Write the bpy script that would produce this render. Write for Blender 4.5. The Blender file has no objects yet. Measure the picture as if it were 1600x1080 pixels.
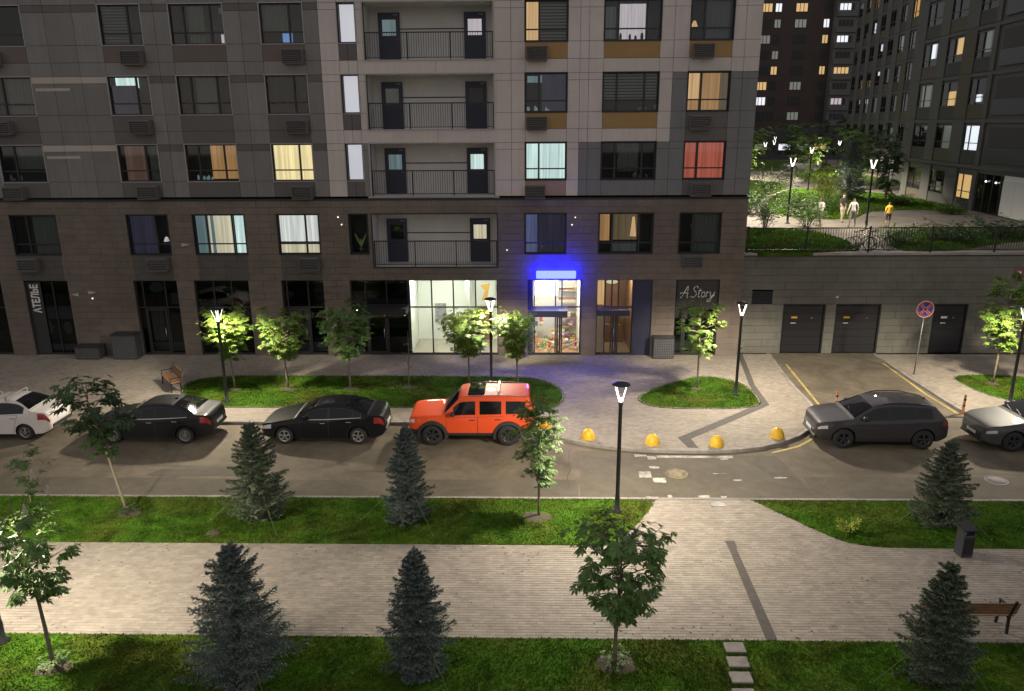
import bpy, bmesh, math, random
import numpy as np
from mathutils import Vector, Matrix
random.seed(7); RNG = np.random.default_rng(7)
SC = bpy.context.scene; COL = SC.collection
R = math.radians; PI = math.pi

# ------------------------------------------------------------------ camera
cam = bpy.data.cameras.new('camera'); camo = bpy.data.objects.new('camera', cam); COL.objects.link(camo)
pitch, yaw, roll = .279782, -.025584, -.006691
fw = Vector((math.sin(yaw)*math.cos(pitch), math.cos(yaw)*math.cos(pitch), -math.sin(pitch)))
rt = Vector((math.cos(yaw), -math.sin(yaw), 0)); up = rt.cross(fw)
r2 = rt*math.cos(roll)+up*math.sin(roll); u2 = up*math.cos(roll)-rt*math.sin(roll)
m = Matrix((r2, u2, -fw)).transposed().to_4x4(); m.translation = (0, -36.716, 11.0823)
camo.matrix_world = m
cam.sensor_width = 36; cam.lens = 27.008; cam.clip_start = .1; cam.clip_end = 3000
SC.camera = camo
# ------------------------------------------------------------------ night sky: faint sky plus the even glow of the city
W = bpy.data.worlds.new('World'); SC.world = W; W.use_nodes = True
nt = W.node_tree; nt.nodes.clear()
sky = nt.nodes.new('ShaderNodeTexSky'); sky.sky_type = 'NISHITA'; sky.sun_disc = False
sky.sun_elevation = R(15); sky.sun_rotation = R(200)
bg = nt.nodes.new('ShaderNodeBackground'); bg.inputs[1].default_value = .004
nt.links.new(sky.outputs[0], bg.inputs[0])
bg2 = nt.nodes.new('ShaderNodeBackground'); bg2.inputs[0].default_value = (1, .955, .965, 1); bg2.inputs[1].default_value = .43
ad = nt.nodes.new('ShaderNodeAddShader'); out = nt.nodes.new('ShaderNodeOutputWorld')
nt.links.new(bg.outputs[0], ad.inputs[0]); nt.links.new(bg2.outputs[0], ad.inputs[1]); nt.links.new(ad.outputs[0], out.inputs[0])
SC.view_settings.view_transform = 'Standard'; SC.view_settings.look = 'None'
SC.view_settings.exposure = 0.0; SC.view_settings.gamma = 1
LAMP_W = 3300.0          # every street lamp
SC.cycles.use_denoising = True
SC.cycles.max_bounces = 6; SC.cycles.transparent_max_bounces = 12; SC.cycles.sample_clamp_indirect = 4

# ------------------------------------------------------------------ materials
MATS = {}
def mat(name, col, rough=.6, metal=0, var=0, vs=1.0, island=0, bump=0, bs=40, spec=.5, emit=0, coat=0, stain=0, trans=0, hue=0, mix2=None, streak=0):
    mm = bpy.data.materials.new(name); mm.use_nodes = True; t = mm.node_tree; N = t.nodes; L = t.links
    b = N['Principled BSDF']
    b.inputs['Roughness'].default_value = rough; b.inputs['Metallic'].default_value = metal
    b.inputs['Specular IOR Level'].default_value = spec
    if coat: b.inputs['Coat Weight'].default_value = coat; b.inputs['Coat Roughness'].default_value = .03
    c = (*col, 1); src = None
    def mixv(src, fac_out, amt):
        # multiply by 1-amt..1+amt
        mr = N.new('ShaderNodeMapRange'); mr.inputs[3].default_value = 1-amt; mr.inputs[4].default_value = 1+amt
        L.new(fac_out, mr.inputs[0])
        mx = N.new('ShaderNodeVectorMath'); mx.operation = 'SCALE'
        if src is None: mx.inputs[0].default_value = col
        else: L.new(src, mx.inputs[0])
        L.new(mr.outputs[0], mx.inputs['Scale']); return mx.outputs[0]
    geo = N.new('ShaderNodeNewGeometry')
    if mix2:
        n = N.new('ShaderNodeTexNoise'); n.inputs['Scale'].default_value = mix2[1]; n.inputs['Detail'].default_value = 5; L.new(geo.outputs['Position'], n.inputs['Vector'])
        mr = N.new('ShaderNodeMapRange'); mr.inputs[1].default_value = .42; mr.inputs[2].default_value = .66; L.new(n.outputs[0], mr.inputs[0])
        mx = N.new('ShaderNodeMix'); mx.data_type = 'RGBA'; mx.inputs[6].default_value = c; mx.inputs[7].default_value = (*mix2[0], 1); L.new(mr.outputs[0], mx.inputs[0]); src = mx.outputs[2]
    if var:
        n = N.new('ShaderNodeTexNoise'); n.inputs['Scale'].default_value = vs; n.inputs['Detail'].default_value = 6; n.inputs['Roughness'].default_value = .65
        L.new(geo.outputs['Position'], n.inputs['Vector']); mr = N.new('ShaderNodeMapRange'); mr.inputs[1].default_value = .3; mr.inputs[2].default_value = .7
        L.new(n.outputs[0], mr.inputs[0]); src = mixv(src, mr.outputs[0], var)
    if streak:
        n = N.new('ShaderNodeTexNoise'); mp = N.new('ShaderNodeMapping'); mp.inputs['Scale'].default_value = (5, 5, .22); n.inputs['Scale'].default_value = 1; n.inputs['Detail'].default_value = 8; n.inputs['Roughness'].default_value = .7
        L.new(geo.outputs['Position'], mp.inputs[0]); L.new(mp.outputs[0], n.inputs['Vector']); mr = N.new('ShaderNodeMapRange'); mr.inputs[1].default_value = .3; mr.inputs[2].default_value = .65
        L.new(n.outputs[0], mr.inputs[0]); src = mixv(src, mr.outputs[0], streak)
    if stain:
        n = N.new('ShaderNodeTexNoise'); n.inputs['Scale'].default_value = vs*.13; n.inputs['Detail'].default_value = 9; n.inputs['Roughness'].default_value = .7; n.inputs['Distortion'].default_value = 1.2
        L.new(geo.outputs['Position'], n.inputs['Vector']); mr = N.new('ShaderNodeMapRange'); mr.inputs[1].default_value = .38; mr.inputs[2].default_value = .62
        L.new(n.outputs[0], mr.inputs[0]); src = mixv(src, mr.outputs[0], stain)
    if island: src = mixv(src, geo.outputs['Random Per Island'], island)
    if hue:
        hs = N.new('ShaderNodeHueSaturation'); mr = N.new('ShaderNodeMapRange'); mr.inputs[3].default_value = .5-hue; mr.inputs[4].default_value = .5+hue
        L.new(geo.outputs['Random Per Island'], mr.inputs[0]); L.new(mr.outputs[0], hs.inputs['Hue'])
        if src is None: hs.inputs['Color'].default_value = c
        else: L.new(src, hs.inputs['Color'])
        src = hs.outputs[0]
    if src is None: b.inputs['Base Color'].default_value = c
    else: L.new(src, b.inputs['Base Color'])
    if emit:
        b.inputs['Emission Color'].default_value = c; b.inputs['Emission Strength'].default_value = emit
        if src is not None: L.new(src, b.inputs['Emission Color'])
    if bump:
        n = N.new('ShaderNodeTexNoise'); n.inputs['Scale'].default_value = bs; n.inputs['Detail'].default_value = 4
        L.new(geo.outputs['Position'], n.inputs['Vector']); bp = N.new('ShaderNodeBump'); bp.inputs['Strength'].default_value = bump; bp.inputs['Distance'].default_value = .02
        L.new(n.outputs[0], bp.inputs['Height']); L.new(bp.outputs[0], b.inputs['Normal'])
    if trans:
        tr = N.new('ShaderNodeBsdfTranslucent'); mx = N.new('ShaderNodeMixShader'); mx.inputs[0].default_value = trans
        if src is None: tr.inputs[0].default_value = c
        else: L.new(src, tr.inputs[0])
        L.new(b.outputs[0], mx.inputs[1]); L.new(tr.outputs[0], mx.inputs[2]); L.new(mx.outputs[0], N['Material Output'].inputs[0])
    MATS[name] = mm; return mm
def fabric(name, col, s, fold=26, amt=.35):
    """lit curtain or blind: emission whose fabric has vertical folds"""
    mm = bpy.data.materials.new(name); mm.use_nodes = True; N = mm.node_tree.nodes; L = mm.node_tree.links
    N.clear(); o = N.new('ShaderNodeOutputMaterial'); e = N.new('ShaderNodeEmission'); g = N.new('ShaderNodeNewGeometry')
    w = N.new('ShaderNodeTexNoise'); mp = N.new('ShaderNodeMapping'); mp.inputs['Scale'].default_value = (fold*.35, 0, .25)
    L.new(g.outputs['Position'], mp.inputs[0]); L.new(mp.outputs[0], w.inputs['Vector']); w.inputs['Scale'].default_value = 1; w.inputs['Detail'].default_value = 3
    mr = N.new('ShaderNodeMapRange'); mr.inputs[1].default_value = .3; mr.inputs[2].default_value = .7; mr.inputs[3].default_value = 1-amt; mr.inputs[4].default_value = 1+amt*.6
    L.new(w.outputs[0], mr.inputs[0]); vm = N.new('ShaderNodeVectorMath'); vm.operation = 'SCALE'; vm.inputs[0].default_value = col
    L.new(mr.outputs[0], vm.inputs['Scale']); L.new(vm.outputs[0], e.inputs[0]); e.inputs[1].default_value = s
    L.new(e.outputs[0], o.inputs[0]); MATS[name] = mm
def emis(name, col, s):
    mm = bpy.data.materials.new(name); mm.use_nodes = True; N = mm.node_tree.nodes
    b = N['Principled BSDF']; b.inputs['Base Color'].default_value = (*[min(1, c)*.6 for c in col], 1); b.inputs['Roughness'].default_value = .5
    b.inputs['Emission Color'].default_value = (*col, 1); b.inputs['Emission Strength'].default_value = s; MATS[name] = mm
def glass(name, tint=(.55, .6, .6), refl=1.45, rough=.03):
    mm = bpy.data.materials.new(name); mm.use_nodes = True; N = mm.node_tree.nodes; L = mm.node_tree.links; N.clear()
    o = N.new('ShaderNodeOutputMaterial'); t = N.new('ShaderNodeBsdfTransparent'); g = N.new('ShaderNodeBsdfGlossy'); f = N.new('ShaderNodeFresnel'); x = N.new('ShaderNodeMixShader')
    t.inputs[0].default_value = (*tint, 1); g.inputs['Roughness'].default_value = rough; f.inputs[0].default_value = refl
    L.new(f.outputs[0], x.inputs[0]); L.new(t.outputs[0], x.inputs[1]); L.new(g.outputs[0], x.inputs[2]); L.new(x.outputs[0], o.inputs[0]); MATS[name] = mm

mat('asphalt', (.110, .090, .062), .85, var=.18, vs=2.2, stain=.28, bump=.5, bs=70)
mat('asphalt_patch', (.092, .078, .056), .85, var=.14, vs=3, stain=.15, bump=.5, bs=70)
mat('earth', (.06, .05, .04), .95, var=.3, vs=3)
mat('paver', (.24, .208, .168), .8, var=.12, vs=5, stain=.10, island=.13, bump=.12, bs=90)
mat('terrace_paver', (.15, .13, .11), .85, var=.12, vs=3, stain=.2); mat('paver_path', (.25, .22, .185), .8, var=.12, vs=5, stain=.10, island=.13, bump=.12, bs=90)
mat('paver_bed', (.13, .112, .09), .95, var=.25, vs=6, stain=.2)
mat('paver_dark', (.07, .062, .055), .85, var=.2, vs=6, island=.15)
mat('kerb', (.23, .21, .19), .85, var=.2, vs=4, bump=.4, bs=40, stain=.2)
mat('lawn', (.042, .092, .009), .95, mix2=((.066, .082, .014), .55), var=.3, vs=6, stain=.45, bump=.5, bs=60, spec=.05)
mat('grass', (.060, .140, .011), .8, mix2=((.072, .108, .012), .55), island=.3, trans=.25, hue=.015, stain=.45, vs=6, spec=.08)
mat('soil', (.065, .055, .035), .95, var=.4, vs=12, bump=1, bs=40)
mat('bark', (.17, .14, .10), .9, var=.3, vs=14, bump=.7, bs=40)
mat('bark_dark', (.06, .045, .035), .9, var=.3, vs=14, bump=.7, bs=40)
mat('leaf', (.105, .19, .042), .5, island=.45, trans=.3, hue=.025)
mat('leaf_lime', (.15, .235, .036), .5, island=.45, trans=.25, hue=.03)
mat('leaf_dark', (.045, .085, .025), .5, island=.4, trans=.3, hue=.02)
mat('leaf_gold', (.34, .40, .06), .5, island=.3, trans=.35, hue=.02)
mat('blossom', (.6, .55, .5), .6, trans=.3)
mat('needle_blue', (.15, .19, .17), .6, island=.5, trans=.1, hue=.02)
mat('needle_green', (.115, .15, .09), .6, island=.5, trans=.1, hue=.02)
mat('rope', (.20, .22, .12), .8)
mat('white_clad', (.52, .465, .44), .5, var=.05, vs=.7, stain=.08, streak=.06)
mat('grey_clad', (.165, .156, .152), .5, var=.07, vs=.8, stain=.1, streak=.09)
mat('grey_clad_light', (.19, .178, .174), .5, var=.07, vs=.8, stain=.1, streak=.09)
mat('slate_clad', (.15, .15, .156), .5, var=.06, vs=.8, streak=.08)
mat('dark_clad', (.105, .094, .090), .5, var=.08, vs=.8)
mat('rust_clad', (.115, .088, .078), .5, var=.08, vs=.8)
mat('beige_clad', (.42, .37, .32), .5, var=.06, vs=1)
mat('ochre_clad', (.30, .18, .060), .5, var=.08, vs=1)
mat('brown_clad', (.29, .205, .17), .5, var=.08, vs=1)
mat('stone', (.145, .118, .098), .28, var=.16, vs=1.6, stain=.14, island=.06, bump=.06, bs=14)
mat('stone_dark', (.080, .072, .066), .42, var=.14, vs=1.6, island=.05, bump=.06, bs=14)
mat('stone_grey', (.118, .115, .098), .5, streak=.1, var=.12, vs=1.5, stain=.16, island=.15, bump=.12, bs=20)
mat('joint', (.055, .052, .048), .9)
mat('balcony_wall', (.60, .59, .57), .8, var=.06, vs=1.2, bump=.1, bs=60)
mat('concrete', (.26, .24, .22), .85, var=.15, vs=2, stain=.2, bump=.3, bs=30)
mat('frame_dark', (.018, .018, .020), .45)
mat('metal_dark', (.022, .022, .026), .4, metal=.3)
mat('metal_navy', (.022, .024, .055), .45)
mat('metal_grey', (.20, .20, .20), .45, metal=.5, var=.1, vs=6)
mat('grille', (.16, .15, .145), .5, metal=.2)
mat('cage', (.055, .057, .065), .5, metal=.3, var=.2, vs=8)
mat('trim_light', (.36, .34, .33), .5)
mat('room_dark', (.030, .033, .036), .8)
mat('blind_grey', (.24, .24, .23), .8)
mat('curtain_dark', (.17, .18, .17), .9)
glass('glass', (.90, .93, .93)); glass('glass_dark', (.55, .6, .62)); glass('glass_clear', (.93, .95, .95)); glass('glass_car', (.13, .14, .15), 1.5)
for n, c, s in [('lit_yellow', (1, .78, .40), 1.15), ('lit_warm', (1, .6, .28), .7), ('lit_orange', (.95, .5, .2), .42), ('lit_red', (1, .24, .16), .42), ('lit_cyan', (.80, 1, .95), .9), ('lit_white', (.96, .94, .9), .85), ('lit_pinkwhite', (1, .86, .92), .55),
                ('dim_pink', (.85, .5, .38), .10), ('dim_violet', (.5, .45, .75), .055), ('dim_cyan', (.6, .85, .9), .22), ('dim_grey', (.8, .85, .8), .05), ('dim_warm', (1, .7, .4), .12), ('dim_green', (.5, .6, .2), .09), ('lit_cream', (1, .88, .62), .7), ('dim_blue', (.45, .5, 1), .22)]:
    fabric(n, c, s)
emis('stair_light', (.93, .9, .98), .62); emis('screen', (.85, .9, 1), 5.0); emis('screen_blue', (.25, .45, 1), .5); emis('blue_sign', (.0034, .0045, 1), 130)
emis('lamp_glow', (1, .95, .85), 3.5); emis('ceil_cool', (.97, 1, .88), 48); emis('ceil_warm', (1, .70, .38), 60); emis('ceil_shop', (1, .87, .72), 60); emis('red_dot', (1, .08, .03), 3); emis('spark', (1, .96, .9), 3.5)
emis('lobby_lit', (.75, .75, .7), .05); emis('far_white', (.9, .93, 1), .9); emis('far_warm', (1, .66, .28), .55); emis('far_amber', (1, .52, .06), .42); emis('far_dim', (.8, .85, .75), .07)
mat('inner_wall', (.72, .73, .66), .8); mat('inner_floor', (.35, .31, .25), .4, var=.1, vs=3); mat('brick_floor', (.42, .25, .15), .45, var=.3, vs=7)
mat('wood', (.20, .11, .055), .55, var=.3, vs=9, bump=.2, bs=30); mat('wood_dark', (.075, .048, .032), .55, var=.3, vs=9)
mat('yellow', (.62, .36, .015), .5, var=.12, vs=9); mat('orange_paint', (.32, .12, .03), .5); mat('paint_white', (.33, .315, .28), .8, var=.5, vs=9, stain=.3); mat('paint_yellow', (.36, .28, .09), .8, var=.4, vs=7, stain=.2); mat('cover_worn', (.17, .14, .085), .8, var=.5, vs=6, stain=.3)
mat('sign_blue', (.03, .035, .22), .4); mat('sign_red', (.42, .03, .04), .4); mat('sign_white', (.7, .7, .72), .5)
mat('letter_white', (.72, .70, .66), .5); mat('poster_dark', (.03, .028, .03), .5); mat('poster_skin', (.34, .29, .25), .6); mat('orange_art', (.75, .42, .10), .6); mat('pic_grey', (.25, .25, .27), .6, var=.4, vs=10)
for n, c, r_ in [('paint_car_white', (.62, .59, .56), .3), ('paint_car_black', (.010, .010, .012), .18), ('paint_car_black_grey', (.022, .022, .024), .22), ('paint_car_orange', (.62, .072, .018), .45), ('paint_car_grey', (.050, .048, .052), .32), ('paint_car_silver', (.075, .075, .078), .28)]:
    mat(n, c, .55, metal=.35 if n[-3:] in ('rey', 'ver') else 0, coat=.35 if 'black' in n else .7, spec=.05 if 'black' in n else .12)
mat('tyre', (.016, .016, .017), .8); mat('rim_silver', (.45, .45, .46), .3, metal=.8); mat('rim_dark', (.06, .06, .065), .4, metal=.5); mat('plastic_black', (.020, .020, .022), .6); mat('chrome', (.55, .55, .56), .2, metal=.9); mat('tail_red', (.28, .018, .02), .25, coat=.6); mat('head_glass', (.45, .47, .5), .15, coat=1); mat('plate', (.62, .62, .6), .5)
mat('skin', (.45, .29, .22), .6); mat('hair', (.04, .03, .025), .6); mat('shirt_white', (.72, .70, .68), .8); mat('shirt_black', (.03, .03, .032), .8); mat('trousers_beige', (.42, .36, .28), .8); mat('trousers_dark', (.05, .05, .06), .8); mat('trousers_grey', (.19, .18, .19), .8); mat('shirt_yellow', (.78, .46, .03), .8)
mat('far_brown', (.055, .040, .033), .8, var=.15, vs=.3); mat('far_grey', (.11, .11, .107), .8, var=.1, vs=.3); mat('far_slate', (.05, .05, .05), .8, var=.1, vs=.3); mat('far_ochre', (.20, .16, .08), .8); mat('wing_grey', (.065, .065, .06), .7, var=.08, vs=.5); mat('wing_dark', (.03, .03, .03), .7); mat('wing_olive', (.06, .05, .028), .7); mat('wing_white', (.45, .45, .43), .6)

# ------------------------------------------------------------------ mesh helpers
class MB:
    def __init__(s): s.v = []; s.f = []; s.m = []; s.sm = []
    def add(s, V, F, mi=0, smooth=False):
        o = len(s.v); s.v += [tuple(map(float, p)) for p in V]; s.f += [tuple(i+o for i in f) for f in F]; s.m += [mi]*len(F); s.sm += [smooth]*len(F); return s
    def box(s, x0, x1, y0, y1, z0, z1, mi=0):
        return s.add([(x0,y0,z0),(x1,y0,z0),(x1,y1,z0),(x0,y1,z0),(x0,y0,z1),(x1,y0,z1),(x1,y1,z1),(x0,y1,z1)], [(3,2,1,0),(4,5,6,7),(0,1,5,4),(1,2,6,5),(2,3,7,6),(3,0,4,7)], mi)
    def bbox(s, x0, x1, y0, y1, z0, z1, b=.01, mi=0):
        """box with a chamfered rim all round"""
        bm = bmesh.new(); bmesh.ops.create_cube(bm, size=1)
        for v in bm.verts: v.co = Vector(((x0+x1)/2+v.co.x*(x1-x0), (y0+y1)/2+v.co.y*(y1-y0), (z0+z1)/2+v.co.z*(z1-z0)))
        bmesh.ops.bevel(bm, geom=bm.edges[:], offset=b, segments=1, affect='EDGES'); bm.verts.index_update()
        s.add([v.co[:] for v in bm.verts], [[v.index for v in f.verts] for f in bm.faces], mi); bm.free(); return s
    def obox(s, c, size, rz=0, rx=0, ry=0, mi=0):
        M_ = Matrix.Rotation(rz, 3, 'Z') @ Matrix.Rotation(ry, 3, 'Y') @ Matrix.Rotation(rx, 3, 'X'); a, b, d = [k/2 for k in size]
        P = [(-a,-b,-d),(a,-b,-d),(a,b,-d),(-a,b,-d),(-a,-b,d),(a,-b,d),(a,b,d),(-a,b,d)]
        return s.add([Vector(c)+M_@Vector(p) for p in P], [(3,2,1,0),(4,5,6,7),(0,1,5,4),(1,2,6,5),(2,3,7,6),(3,0,4,7)], mi)
    def bar(s, a, b, w, h=None, mi=0):
        a = Vector(a); b = Vector(b); d = (b-a).normalized(); u = d.cross(Vector((0,0,1)))
        if u.length < 1e-3: u = Vector((1,0,0))
        u.normalize(); n = u.cross(d); h = h or w
        P = [q+u*i*w/2+n*j*h/2 for q in (a, b) for i, j in ((-1,-1),(1,-1),(1,1),(-1,1))]
        return s.add(P, [(0,1,2,3),(7,6,5,4),(0,4,5,1),(1,5,6,2),(2,6,7,3),(3,7,4,0)], mi)
    def tube(s, pts, rad, n=6, mi=0, cap=True):
        pts = [Vector(p) for p in pts]; rad = rad if isinstance(rad, (list, tuple)) else [rad]*len(pts); V = []; F = []
        for i, p in enumerate(pts):
            d = (pts[min(i+1, len(pts)-1)]-pts[max(i-1, 0)]).normalized(); u = d.cross(Vector((0,0,1)) if abs(d.z) < .95 else Vector((1,0,0))).normalized(); w = d.cross(u)
            V += [p+(u*math.cos(2*PI*k/n)+w*math.sin(2*PI*k/n))*rad[i] for k in range(n)]
        for i in range(len(pts)-1):
            for k in range(n): F.append((i*n+k, i*n+(k+1)%n, (i+1)*n+(k+1)%n, (i+1)*n+k))
        if cap: F += [tuple(range(n))[::-1], tuple(range((len(pts)-1)*n, len(pts)*n))]
        return s.add(V, F, mi, True)
    def lathe(s, prof, n=24, c=(0,0,0), axis='z', mi=0, smooth=True):
        V = []; F = []
        for r, z in prof:
            for k in range(n):
                a = 2*PI*k/n; p = (r*math.cos(a), r*math.sin(a), z)
                if axis == 'y': p = (p[0], p[2], p[1])
                if axis == 'x': p = (p[2], p[0], p[1])
                V.append((c[0]+p[0], c[1]+p[1], c[2]+p[2]))
        for i in range(len(prof)-1):
            for k in range(n): F.append((i*n+k, i*n+(k+1)%n, (i+1)*n+(k+1)%n, (i+1)*n+k))
        return s.add(V, F, mi, smooth)
    def prism(s, poly, z0, z1, mi=0):
        n = len(poly); V = [(x, y, z0) for x, y in poly]+[(x, y, z1) for x, y in poly]
        return s.add(V, [tuple(range(n, 2*n)), tuple(range(n))[::-1]]+[(i, (i+1)%n, n+(i+1)%n, n+i) for i in range(n)], mi)
    def build(s, name, mats, parent=None, **k):
        me = bpy.data.meshes.new(name); me.from_pydata(s.v, [], s.f); mats = mats if isinstance(mats, (list, tuple)) else [mats]
        for q in mats: me.materials.append(MATS[q])
        me.polygons.foreach_set('material_index', s.m); me.polygons.foreach_set('use_smooth', s.sm); me.update()
        return link(name, me, parent, **k)
def link(name, data, parent=None, loc=None, rz=None, label=None, cat=None, group=None, kind=None):
    o = bpy.data.objects.new(name, data); COL.objects.link(o)
    if parent is not None: o.parent = parent
    if loc is not None: o.location = loc
    if rz is not None: o.rotation_euler.z = rz
    tag(o, label, cat, group, kind); return o
def tag(o, label=None, cat=None, group=None, kind=None):
    for k, v in (('label', label), ('category', cat), ('group', group), ('kind', kind)):
        if v: o[k] = v
    return o
def thing(name, label, cat, loc=(0,0,0), rz=0, group=None): return link(name, None, None, loc, rz, label, cat, group)
def copy_tree(o, parent=None):
    c = o.copy(); COL.objects.link(c); c.parent = parent
    for ch in [x for x in o.children]: copy_tree(ch, c)
    return c
def fast(name, V, F, mats, parent=None, smooth=False, mi=None, **k):
    V = np.asarray(V, np.float32); F = np.asarray(F, np.int32); me = bpy.data.meshes.new(name); n, kk = F.shape
    me.vertices.add(len(V)); me.vertices.foreach_set('co', V.ravel()); me.loops.add(n*kk); me.loops.foreach_set('vertex_index', F.ravel())
    me.polygons.add(n); me.polygons.foreach_set('loop_start', np.arange(0, n*kk, kk, dtype=np.int32))
    me.update(calc_edges=True)
    for q in (mats if isinstance(mats, (list, tuple)) else [mats]): me.materials.append(MATS[q])
    if mi is not None: me.polygons.foreach_set('material_index', np.asarray(mi, np.int32))
    me.polygons.foreach_set('use_smooth', np.full(n, bool(smooth)))
    me.validate(); return link(name, me, parent, **k)
def spline(P, n=6, closed=False):
    P = [np.array(p, float) for p in P]; o = []; N = len(P)
    for i in range(N if closed else N-1):
        a, b, c, d = (P[(i-1)%N], P[i], P[(i+1)%N], P[(i+2)%N]) if closed else (P[max(i-1,0)], P[i], P[i+1], P[min(i+2,N-1)])
        for k in range(n):
            t = k/n; o.append(tuple(.5*((2*b)+(c-a)*t+(2*a-5*b+4*c-d)*t*t+(3*b-a-3*c+d)*t**3)))
    if not closed: o.append(tuple(P[-1]))
    return o
def inside(X, Y, poly):
    r = np.zeros(X.shape, bool); n = len(poly)
    for i in range(n):
        (x1, y1), (x2, y2) = poly[i][:2], poly[(i+1)%n][:2]
        if y1 == y2: continue
        c = ((y1 > Y) != (y2 > Y)) & (X < (x2-x1)*(Y-y1)/(y2-y1)+x1); r ^= c
    return r
def off(poly, d):
    """shrink (d>0) a closed counter-clockwise outline"""
    n = len(poly); o = []
    A = sum(poly[i][0]*poly[(i+1)%n][1]-poly[(i+1)%n][0]*poly[i][1] for i in range(n)); sg = 1 if A > 0 else -1
    for i in range(n):
        a, b, c = Vector(poly[i-1][:2]), Vector(poly[i][:2]), Vector(poly[(i+1)%n][:2]); t = (c-a).normalized(); nrm = Vector((-t.y, t.x))*sg
        o.append((b.x+nrm.x*d, b.y+nrm.y*d))
    return o
# ------------------------------------------------------------------ ground, road, pavements, path, lawns
def sheet(name, poly, z, m_, parent=None, kind='structure', thick=.1):
    return MB().prism(poly, z-thick, z).build(name, m_, parent, kind=kind if parent is None else None)
RW = 60
sheet('ground', [(-500,-300),(500,-300),(500,700),(-500,700)], -.45, 'earth', thick=.3)
road = sheet('road', [(-RW,-15.15),(RW,-15.15),(RW,-8.0),(-RW,-8.0)], -.12, 'asphalt', thick=.25)
CURVE = spline([(-.9,-8.97),(-.2,-9.3),(.45,-9.95),(1.1,-10.45),(2.0,-10.95),(3.2,-11.33),(5.0,-11.55),(7.0,-11.5),(8.4,-11.15),(9.7,-10.35),(10.55,-9.5),(11.2,-8.5),(11.58,-7.1)], 4)
KERB_L = [(-40,-8.95),(-20,-8.95),(-8,-8.97)]+[c for c in CURVE]+[(11.6,-4.3),(11.95,.45)]
KERB_R = [(17.05,.45),(17.06,-3.4),(17.15,-7.2)]+spline([(17.15,-7.2),(17.45,-8.3),(18.3,-8.95),(19.5,-9.0)],4)[1:]+[(40,-9.0)]
PAVE_L = KERB_L+[(-40,.45)]
PAVE_R = KERB_R+[(40,.45)]
ISL1 = spline([(-15.4,-4.2),(-15.15,-5.6),(-14.2,-7.0),(-12.8,-7.38),(-5,-7.38),(-.2,-7.4),(.95,-7.2),(1.4,-6.1),(1.1,-4.6),(.2,-3.6),(-1.6,-3.35),(-7,-3.25),(-13.8,-3.3)], 5, True)
ISL2 = spline([(4.5,-6.3),(5.0,-7.15),(6.2,-7.4),(8.2,-7.38),(9.25,-7.05),(9.55,-6.1),(9.35,-4.4),(8.6,-3.5),(7.6,-3.3),(6.3,-4.15),(5.2,-5.1)], 5, True)
ISL3 = spline([(19.0,-3.5),(20.4,-3.0),(22.5,-3.3),(25.5,-3.8),(26,-6.4),(22,-6.8),(20.3,-6.6),(19.3,-5.7)], 5, True)
LAWN_L = [(-40,-15.25),(3.55,-15.3),(3.72,-15.55),(3.15,-16.65),(2.29,-17.95),(-40,-18.03)]
LAWN_R = [(6.8,-15.32),(40,-15.25),(40,-18.0)]+spline([(11.2,-18.0),(9.6,-17.96),(8.9,-17.8),(8.3,-17.35),(6.8,-15.32)],4)[:-1]
LAWN_N = [(-40,-21.95),(40,-22.0),(40,-34),(-40,-34)]
PATH = [(-40,-18.03),(2.29,-17.95),(3.15,-16.65),(3.85,-15.25),(6.75,-15.25),(8.3,-17.35),(8.9,-17.8),(9.6,-17.96),(40,-18.0),(40,-22.0),(-40,-21.95)]
pave = [sheet('pavement', off(p, .14), -.005, 'paver_bed', thick=.3) for p in (PAVE_L, PAVE_R)]
path = sheet('path', PATH, -.005, 'paver_bed', thick=.3)
# driveway rises from the road to the garage doors
MB().add([(11.3,-9.2,-.118),(17.5,-9.2,-.118),(17.2,.5,-.006),(11.8,.5,-.006),(11.3,-9.2,-.4),(17.5,-9.2,-.4),(17.2,.5,-.4),(11.8,.5,-.4)], [(0,1,2,3),(0,4,5,1),(1,5,6,2),(2,6,7,3),(3,7,4,0)]).build('driveway', 'asphalt', kind='structure')
# darker repair patches and a longitudinal seam in the asphalt (flat inlays)
for P_ in ([(1.75,-11.35),(8.6,-11.75),(8.9,-14.9),(1.55,-14.9)], [(-40,-13.75),(-20,-13.6),(-6,-13.8),(.2,-13.65),(1.5,-13.7),(1.5,-14.95),(-40,-14.95)], [(8.95,-13.4),(20,-13.3),(40,-13.3),(40,-14.95),(8.95,-14.95)], [(-12.6,-13.0),(-9.2,-13.0),(-9.2,-13.5),(-12.9,-13.5)]):
    MB().prism(P_, -.13, -.116).build('asphalt_patch', 'asphalt_patch', road)

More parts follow.
